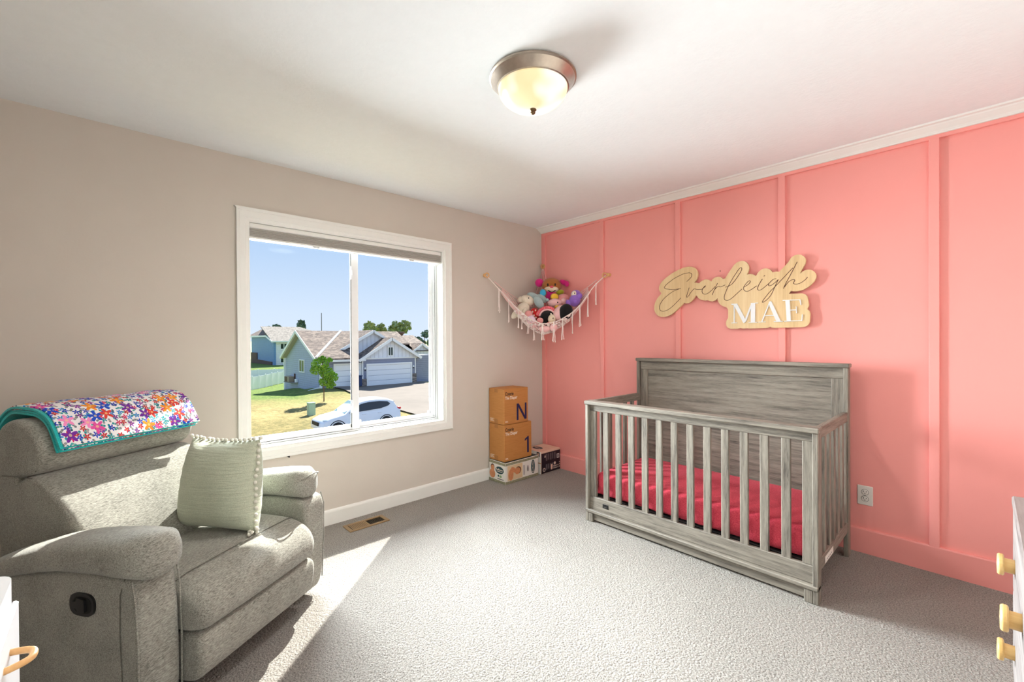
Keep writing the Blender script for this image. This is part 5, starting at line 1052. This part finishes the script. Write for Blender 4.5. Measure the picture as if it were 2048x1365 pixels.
def window_(parent, plane, c, w, h, mull=True, glass='dark_glass', t=.10):
    """framed window; plane 'X' faces +x, 'Y' faces -y"""
    m = M(); g_ = M()
    def b(u0, u1, z0, z1, d0, d1, mm):
        if plane == 'X': mm.box(c[0]+d0, c[0]+d1, c[1]+u0, c[1]+u1, c[2]+z0, c[2]+z1, 0)
        else: mm.box(c[0]+u0, c[0]+u1, c[1]-d1, c[1]-d0, c[2]+z0, c[2]+z1, 0)
    for u0, u1, z0, z1 in ((-w/2, -w/2+t, -h/2, h/2), (w/2-t, w/2, -h/2, h/2), (-w/2+t, w/2-t, h/2-t, h/2), (-w/2+t, w/2-t, -h/2, -h/2+t)): b(u0, u1, z0, z1, 0, .08, m)
    if mull: b(-t*.35, t*.35, -h/2+t, h/2-t, 0, .07, m)
    o = m.build('window', 'trim_white', parent)
    b(-w/2+t, w/2-t, -h/2+t, h/2-t, .01, .04, g_); g_.build('pane', glass, o); return o
window_(HS, 'Y', (-41.55, 10.3, -1.05), 1.5, 1.25)
# big pale gable over the left garage
hp(poly_x([(12.0, .02), (20.0, .02), (16.03, 2.26)], -40, -38.5), 'upper_gable', 'batten_pale')
for s in (-1, 1):
    hp(M().add([(-42.5, 16.03, 2.42), (-38.2, 16.03, 2.42), (-38.2, 16.03+s*4.25, .02), (-42.5, 16.03+s*4.25, .02), (-42.5, 16.03, 2.28), (-38.2, 16.03, 2.28), (-38.2, 16.03+s*4.25, -.12), (-42.5, 16.03+s*4.25, -.12)],
        [(0, 1, 2, 3), (7, 6, 5, 4), (0, 4, 5, 1), (1, 5, 6, 2), (2, 6, 7, 3), (3, 7, 4, 0)]), 'roof_slope', 'shingle_brown')
    hp(M().quadbox((-38.17, 16.03, 2.28), (-38.17, 16.03+s*4.25, -.10), .06, .26), 'rake_board', 'trim_white')
hp(roof_slab((-38.5, .10), (-36.45, -.40), 11.0, 14.4, .12), 'porch_roof', 'shingle_brown'); hp(M().box(-36.50, -36.38, 11.0, 14.4, -.56, -.38, 0), 'gutter', 'trim_white')
hp(M().box(-37.1, -36.95, 10.5, 14.2, -3.1, -.42, 0), 'garage_wall', 'siding_dark')
def garage(y0, y1, z0, z1, x):
    f = M(); f.box(x, x+.09, y0-.16, y0, z0, z1+.16, 0); f.box(x, x+.09, y1, y1+.16, z0, z1+.16, 0); f.box(x, x+.09, y0, y1, z1, z1+.16, 0); o = f.build('garage_door', 'trim_white', HS)
    n = 4
    for k in range(n):
        a = z0+(z1-z0)*k/n; M().box(x-.02, x+.04, y0, y1, a+.012, a+(z1-z0)/n-.012, .015).build('door_panel', 'garage_white', o)
garage(11.72, 14.0, -2.95, -.90, -36.95)
# right garage with its own gable
GX = -36.8
hp(M().box(-41, GX, 14.15, 19.88, -3.3, -.36, 0), 'garage_walls', 'siding_dark'); hp(poly_x([(14.0, -.36), (20.2, -.36), (17.12, 1.44)], -41, GX-.02), 'gable_panel', 'batten_pale')
hp(M().box(GX, GX+.05, 14.0, 20.1, -.44, -.32, 0), 'gable_band', 'trim_white')
for s, ye, ze in ((-1, 13.75, -.46), (1, 20.40, -.36)):
    hp(M().add([(-41.5, 17.12, 1.66), (GX+.35, 17.12, 1.66), (GX+.35, ye, ze), (-41.5, ye, ze), (-41.5, 17.12, 1.52), (GX+.35, 17.12, 1.52), (GX+.35, ye, ze-.14), (-41.5, ye, ze-.14)],
        [(0, 1, 2, 3), (7, 6, 5, 4), (0, 4, 5, 1), (1, 5, 6, 2), (2, 6, 7, 3), (3, 7, 4, 0)]), 'roof_slope', 'shingle_brown')
    hp(M().quadbox((GX+.38, 17.12, 1.50), (GX+.38, ye, ze-.10), .06, .26), 'rake_board', 'trim_white')
garage(14.75, 19.30, -3.02, -1.02, GX)
window_(HS, 'X', (GX, 17.10, .28), .62, .95, glass='dark_glass', t=.09)
hp(M().box(GX, GX+.06, 14.16, 14.28, -2.3, -.44, 0), 'corner_board', 'trim_white'); hp(M().box(GX, GX+.06, 19.80, 19.90, -2.2, -.44, 0), 'corner_board', 'trim_white')
hp(M().box(GX, GX+.12, 14.05, 14.60, -3.2, -2.28, .02), 'stone_base', 'stone_mix'); hp(M().box(GX, GX+.12, 19.46, 19.95, -3.2, -2.05, .02), 'stone_base', 'stone_mix')
for y in (14.42, 19.58):
    l_ = hp(M().ell((GX+.14, y, -1.30), (.10, .09, .12), 10, 6), 'wall_lamp', 'trim_white', smooth=True); M().ell((GX+.16, y, -1.44), (.07, .07, .07), 8, 5).build('lamp_shade', 'near_black', l_, smooth=True)
# right wing
hp(M().box(-47, -41, 19.88, 24.15, -3.3, -.2, 0), 'wing_walls', 'siding_dark'); hp(poly_x([(22.05, -.25), (24.25, -.25), (24.25, .2), (23.08, .86), (22.05, .22)], -43, -40.98), 'wing_gable', 'batten_pale')
for s in (-1, 1):
    ye = 23.08+s*1.22
    hp(M().add([(-44, 23.08, 1.04), (-40.7, 23.08, 1.04), (-40.7, ye, .20), (-44, ye, .20), (-44, 23.08, .92), (-40.7, 23.08, .92), (-40.7, ye, .08), (-44, ye, .08)], [(0, 1, 2, 3), (7, 6, 5, 4), (0, 4, 5, 1), (1, 5, 6, 2), (2, 6, 7, 3), (3, 7, 4, 0)]), 'roof_slope', 'shingle_brown')
    hp(M().quadbox((-40.67, 23.08, .92), (-40.67, ye, .08), .06, .2), 'rake_board', 'trim_white')
hp(M().add([(-46.2, 19.0, 2.02), (-46.2, 25.0, 2.02), (-40.7, 24.7, .12), (-40.7, 20.2, .12), (-46.2, 27.6, .1), (-42.05, 20.3, 2.38), (-36.7, 20.5, -.28), (-42.0, 22.4, .55), (-46.2, 22.0, 2.02)],
    [(0, 1, 2, 3), (1, 4, 2), (5, 6, 7), (5, 7, 8)]), 'roof_slope', 'shingle_brown')
hp(M().box(-46.5, -41.5, 24.15, 26.8, -3.3, .2, 0), 'wing_walls', 'siding_dark')
window_(HS, 'X', (-40.98, 23.02, -1.16), 1.5, 1.45, glass='green_glass'); hp(M().box(-41.02, -40.9, 21.6, 24.2, -3.3, -1.92, .02), 'stone_base', 'stone_mix'); hp(M().box(-40.98, -40.92, 24.02, 24.15, -1.9, -.2, 0), 'corner_board', 'trim_white')
# things round the house
t = thing('air_conditioner', 'tan air conditioner unit on the slate blue end wall', 'air conditioner', (-44.7, 9.95, -2.78)); bx('casing', -45.4, -43.95, 9.75, 10.28, -2.74, -2.2, 'ac_tan', t, b=.03); bx('grille', -45.35, -44.5, 9.73, 9.76, -2.70, -2.25, 'ac_dark', t, b=0); bx('pad', -45.5, -42.9, 9.7, 10.28, -2.80, -2.74, 'concrete', t, b=0); bx('meter_box', -43.3, -42.8, 10.1, 10.28, -2.74, -2.42, 'trim_white', t, b=.02); bx('conduit', -43.75, -43.62, 10.18, 10.28, -2.7, -1.9, 'ac_dark', t, b=0)
t = thing('wheelie_bin', 'dark blue wheeled bin beside the left garage door', 'bin', (-36.3, 13.6, gz(-36.3, 13.6)+.06)); z0 = gz(-36.3, 13.6)+.06
bx('body', -36.6, -36.0, 13.3, 13.85, z0+.08, z0+1.0, 'bin_blue', t, b=.05); bx('lid', -36.65, -35.95, 13.25, 13.9, z0+1.0, z0+1.08, 'bin_blue', t, b=.03); M().lathe([(.13, 13.28), (.13, 13.36)], (-36.55, 0, z0+.13), 14, 'Y').build('wheel', 'near_black', t)
def bush(label, x, y, r, h, mat, n=260, size=.10):
    z = gz(x, y); m = M(); leaves(m, (x, y, z+h*.5), (r, r, h*.55), n, size, random.Random(int(abs(x*10)+y*7))); t_ = thing('bush', label, 'bush', (x, y, z)); m.build('foliage', mat, t_, kind='stuff'); M().tube([(x, y, z-.05), (x, y, z+h*.4)], .03, 6).build('stem', 'bark', t_)
bush('orange red bush in front of the right house wing', -37.6, 21.3, .55, .95, 'leaf_red'); bush('dark maroon bush beside the right garage corner', -39.4, 21.7, .6, 1.4, 'leaf_maroon'); bush('low green hedge under the right wing window', -39.9, 23.4, .95, .75, 'leaf_dark'); bush('golden shrub beyond the white fence', -62, 16.3, 1.6, 2.6, 'leaf_gold', 500, .2)
# young tree on the lawn
tx, ty = -29.8, 8.2; tz = gz(tx, ty); t = thing('young_tree', 'young green tree with a thin trunk on the front lawn', 'tree', (tx, ty, tz))
M().tube([(tx, ty, tz-.1), (tx+.02, ty, tz+.8), (tx, ty-.05, tz+2.0), (tx, ty-.1, tz+3.1)], [.045, .035, .03, .012], 8).build('trunk', 'bark', t, smooth=True)
lm = M(); r5 = random.Random(9)
for cx, cy, cz, rr, n_ in ((0, -.25, 2.75, .62, 420), (0, -.55, 2.35, .42, 220), (.1, .2, 2.1, .55, 380), (0, .55, 1.75, .50, 320), (0, .10, 1.45, .42, 260), (.1, .45, 1.2, .36, 180), (0, -.1, 3.1, .32, 130), (0, .45, 3.05, .2, 60)): leaves(lm, (tx+cx, ty+cy, tz+cz), (rr, rr, rr*.8), n_, .085, r5)
lm.build('foliage', 'leaf_fresh', t, kind='stuff')
# far trees
def far_tree(label, x, y, zb, r, h, mat, n, size, blobs=6):
    r_ = random.Random(int(abs(x)+y*3)); t_ = thing('far_tree', label, 'tree', (x, y, zb)); m = M()
    for k in range(blobs): leaves(m, (x+r_.uniform(-.6, .6)*r, y+r_.uniform(-.6, .6)*r, zb+h*r_.uniform(.45, .95)), (r*.45, r*.45, h*.16), n//blobs, size, r_)
    m.build('foliage', mat, t_, kind='stuff'); M().tube([(x, y, zb), (x, y, zb+h*.8)], [.3, .1], 8).build('trunk', 'bark', t_, smooth=True)
far_tree('olive green tree behind the roof next to the mullion', -75, 32.0, -4, 2.4, 7.6, 'leaf_olive', 900, .42); far_tree('tallest feathery tree behind the middle of the roof', -80, 36.4, -4, 2.8, 9.5, 'leaf_olive', 900, .42); far_tree('rounded olive tree behind the right half of the roof', -76, 38.6, -4, 3.0, 9.0, 'leaf_olive', 900, .42)
far_tree('small olive tree sloping down behind the right wing roof', -84, 46.0, -4, 3.0, 5.8, 'leaf_dark', 600, .4)
for k, (x, y, r, h) in enumerate(((-150, 33.2, 1.5, 14.2), (-150, 36.2, 1.7, 15.0), (-150, 39.6, 1.9, 16.2), (-150, 43.4, 2.0, 17.0))): far_tree(('small dark conifer far behind the white walled house, leftmost of four', 'dark conifer far behind the white walled house, second from the left', 'dark conifer left of the slate gable peak, third of four', 'dark conifer nearest the slate gable peak')[k], x, y, -4.5, r, h*.72, 'leaf_dark', 500, .5)
for k, (x, y, h) in enumerate(((-160, 96, 10), (-160, 110, 11), (-160, 124, 12))): far_tree(('distant grey green tree clump by the right sash, left one', 'distant grey green tree clump by the right sash, middle one', 'distant grey green tree clump by the right sash, right one')[k], x, y, -4.5, 6.5, h, 'leaf_dark', 600, .8)
tag(M().tube([(-85, 27.2, -4), (-85, 27.2, 6.9)], .07, 6).build('antenna_mast', 'road_grey'), 'thin antenna mast standing above the brown roof', 'mast')
# utility box
ux, uy = -25.3, 5.85; uz = gz(ux, uy); t = thing('utility_box', 'pale green utility pedestal standing on the dry lawn', 'utility box', (ux, uy, uz)); bx('cabinet', ux-.2, ux+.2, uy-.2, uy+.2, uz-.05, uz+.72, 'utility_green', t, b=.02); bx('cap', ux-.22, ux+.22, uy-.22, uy+.22, uz+.72, uz+.78, 'utility_green', t, b=.02)
# white vinyl fence
FN = thing('vinyl_fence', 'white vinyl privacy fence running behind the slate house', 'fence', (-69, 14, -5.3)); fa_, fb_ = Vector((-63.0, 8.0, 0)), Vector((-72.5, 17.7, 0)); N_ = 9
plain('fence_white', (250, 250, 252), .4)
for k in range(N_):
    a = fa_.lerp(fb_, k/N_); b = fa_.lerp(fb_, (k+1)/N_); za_, zb_ = gz(a.x, a.y), gz(b.x, b.y)
    M().box(a.x-.09, a.x+.09, a.y-.09, a.y+.09, za_-.2, za_+1.95, .01).build('post', 'fence_white', FN)
    M().quadbox((a.x, a.y, za_+.92), (b.x, b.y, zb_+.92), .05, 1.78).build('panel', 'fence_white', FN)
FN2 = thing('vinyl_fence', 'far run of white vinyl fence below the green bank', 'fence', (-78, 12, -5)); fa_, fb_ = Vector((-78.5, 5.0, 0)), Vector((-77, 24, 0)); N_ = 8
for k in range(N_):
    a = fa_.lerp(fb_, k/N_); b = fa_.lerp(fb_, (k+1)/N_); za_, zb_ = gz(a.x, a.y), gz(b.x, b.y)
    M().box(a.x-.09, a.x+.09, a.y-.09, a.y+.09, za_-.2, -3.20, .01).build('post', 'fence_white', FN2); M().quadbox((a.x, a.y, (-3.3+za_)/2), (b.x, b.y, (-3.3+zb_)/2), .05, -3.3-(za_+zb_)/2).build('panel', 'fence_white', FN2)
# blue and white two storey house
BH = thing('two_storey_house', 'two storey house with a blue side wall and a white front', 'house', (-110, 20, -4)); cx_, cy_ = -101.8, 23.0
M().box(cx_-20, cx_, cy_, cy_+14, -5, 1.5, 0).build('front_walls', 'siding_white', BH)
poly_y([(cx_-20, -5), (cx_+.05, -5), (cx_+.05, 1.40), (cx_-4, 2.55), (cx_-20, 2.55)], cy_-.15, cy_+.3).build('side_wall', 'siding_blue', BH)
M().add([(cx_+.6, cy_-.6, 1.45), (cx_+.6, cy_+15, 1.45), (cx_-9, cy_+8, 4.9), (cx_-9, cy_-.6, 4.9), (cx_+.6, cy_-.6, 1.25), (cx_+.6, cy_+15, 1.25), (cx_-9, cy_+8, 4.7), (cx_-9, cy_-.6, 4.7)], [(0, 1, 2, 3), (7, 6, 5, 4), (0, 4, 5, 1), (1, 5, 6, 2), (2, 6, 7, 3), (3, 7, 4, 0)]).build('roof_slope', 'shingle_tan', BH)
M().add([(cx_-4, cy_-.7, 2.7), (cx_-22, cy_-.7, 2.7), (cx_-22, cy_+3, 4.85), (cx_-9, cy_+.2, 4.85)], [(0, 1, 2, 3)]).build('roof_hip', 'shingle_brown', BH)
M().quadbox((cx_+.6, cy_-.62, 1.35), (cx_-4.2, cy_-.72, 2.62), .1, .35).build('fascia', 'trim_white', BH); M().quadbox((cx_-4.2, cy_-.72, 2.62), (cx_-22, cy_-.72, 2.62), .1, .35).build('fascia', 'trim_white', BH); M().box(cx_+.58, cx_+.68, cy_-.6, cy_+15, 1.2, 1.5, 0).build('gutter', 'trim_white', BH)
for y, z in ((cy_+1.9, .3), (cy_+1.9, -2.7), (cy_+8.6, .3)): window_(BH, 'X', (cx_+.02, y, z), 1.7, 1.5, t=.2)
poly_y([(cx_-20, -5), (cx_-1, -5), (cx_-1, -3.1), (cx_-14, -2.9), (cx_-14, -1.3), (cx_-20, -1.3)], cy_-.35, cy_-.14).build('brick_base', 'brick_brown', BH)
# white car at the kerb
CR = thing('parked_car', 'white crossover car parked at the kerb below the window', 'car', (-20.4, 6.75, -3.6))
plain('car_white', (246, 247, 250), .18, spec=.7); plain('car_glass', (58, 60, 66), .08); plain('car_screen', (150, 178, 178), .08); plain('tail_red', (214, 60, 56), .2); plain('lamp_clear', (210, 222, 236), .1); plain('tyre', (26, 26, 27), .8)
CL, CB = 4.55, -3.60; cy0 = 4.45; cxm = -20.45
def cprof(w):     # side outline (l along the car from nose, z) at half-width factor
    return [(0.0, .35), (.0, .62), (.10, .78), (.45, .93), (1.05, 1.03), (1.22, 1.06), (1.62, 1.36), (2.02, 1.60), (2.55, 1.69), (3.25, 1.69), (3.85, 1.62), (4.15, 1.50), (4.35, 1.12), (4.52, .98), (4.55, .55), (4.45, .35)]
def body(half, zlo, zhi, name, mat, parent, cut=None):
    P = [(min(max(l, .0), CL), z) for l, z in cprof(1)]; rings = []
    for f_, k in ((-1, .90), (-.96, .97), (-.80, 1), (0, 1.01), (.80, 1), (.96, .97), (1, .90)):
        ring = []
        for l, z in P:
            tumble = 1-max(0, z-1.0)*.32; x = cxm+f_*half*tumble; lc = CL/2+(l-CL/2)*(1-.05*abs(f_)**4); ring.append((x, cy0+lc, CB+.35+(z-.35)*(1 if abs(f_) < .9 else k)))
        rings.append(ring)
    m = M(); m.loft(rings); return m.build(name, mat, parent, smooth=True, sharp=35)
bd = body(.90, .35, 1.7, 'body', 'car_white', CR)
sd = M()      # side glazing, slightly proud of the tumblehome
def sp_(l, z, o=.006): return (cxm+.90*(1-max(0, z-1.0)*.32)*.985+o+.012, cy0+CL/2+(l-CL/2)*.955, CB+z)
pts = [(1.42, 1.10), (2.4, 1.13), (3.3, 1.17), (3.78, 1.27), (3.92, 1.38), (3.75, 1.50), (3.3, 1.555), (2.6, 1.56), (2.15, 1.50), (1.75, 1.32)]
n_ = len(pts); sd.add([sp_(*p) for p in pts]+[sp_(p[0], p[1], -.05) for p in pts], [tuple(range(n_)), tuple(range(2*n_-1, n_-1, -1))]+[(i, i+n_, (i+1) % n_+n_, (i+1) % n_) for i in range(n_)]); sd.build('side_window', 'car_glass', CR)
ws = M(); ws.add([(cxm-.70, cy0+1.27, CB+1.09), (cxm+.72, cy0+1.27, CB+1.09), (cxm+.60, cy0+1.99, CB+1.60), (cxm-.60, cy0+1.99, CB+1.60), (cxm-.70, cy0+1.27, CB+1.05), (cxm+.72, cy0+1.27, CB+1.05), (cxm+.60, cy0+1.99, CB+1.56), (cxm-.60, cy0+1.99, CB+1.56)], [(0, 1, 2, 3), (7, 6, 5, 4), (0, 4, 5, 1), (1, 5, 6, 2), (2, 6, 7, 3), (3, 7, 4, 0)]); ws.build('windscreen', 'car_screen', CR)
M().ell((cxm+.78, cy0+.42, CB+.78), (.10, .30, .09), 12, 8, Matrix.Rotation(-.25, 3, 'X')).build('headlamp', 'lamp_clear', CR, smooth=True); M().box(cxm-.4, cxm+.5, cy0-.02, cy0+.05, CB+.55, CB+.75, .02).build('grille', 'near_black', CR)
M().ell((cxm+.76, cy0+4.34, CB+1.05), (.10, .20, .09), 12, 8).build('tail_lamp', 'tail_red', CR, smooth=True); M().box(cxm-.5, cxm+.5, cy0+4.18, cy0+4.24, CB+1.2, CB+1.45, .01).build('rear_window', 'car_glass', CR)
for l in (.85, 3.55):
    for s in (-1, 1):
        w_ = M().lathe([(.34, -.11), (.36, -.06), (.36, .06), (.34, .11)], (cxm+s*.80, cy0+l, CB+.36), 24, 'X').build('wheel', 'tyre', CR, smooth=True); M().lathe([(.22, .115 if s > 0 else -.115), (.05, .12 if s > 0 else -.12), (0, .12 if s > 0 else -.12)], (cxm+s*.80, cy0+l, CB+.36), 16, 'X').build('hub', 'brushed_nickel', w_)
    M().tube([(cxm+.90, cy0+l+.42*math.cos(math.radians(a)), CB+.36+.42*math.sin(math.radians(a))) for a in range(0, 181, 12)], .022, 6).build('wheel_arch', 'tyre', CR, smooth=True)
for l in (2.15, 3.05): M().box(cxm+.895, cxm+.925, cy0+l, cy0+l+.22, CB+.94, CB+.98, .008).build('door_handle', 'car_white', CR)
M().ell((cxm+1.0, cy0+1.55, CB+1.12), (.11, .09, .08), 10, 6).build('wing_mirror', 'car_white', CR, smooth=True)
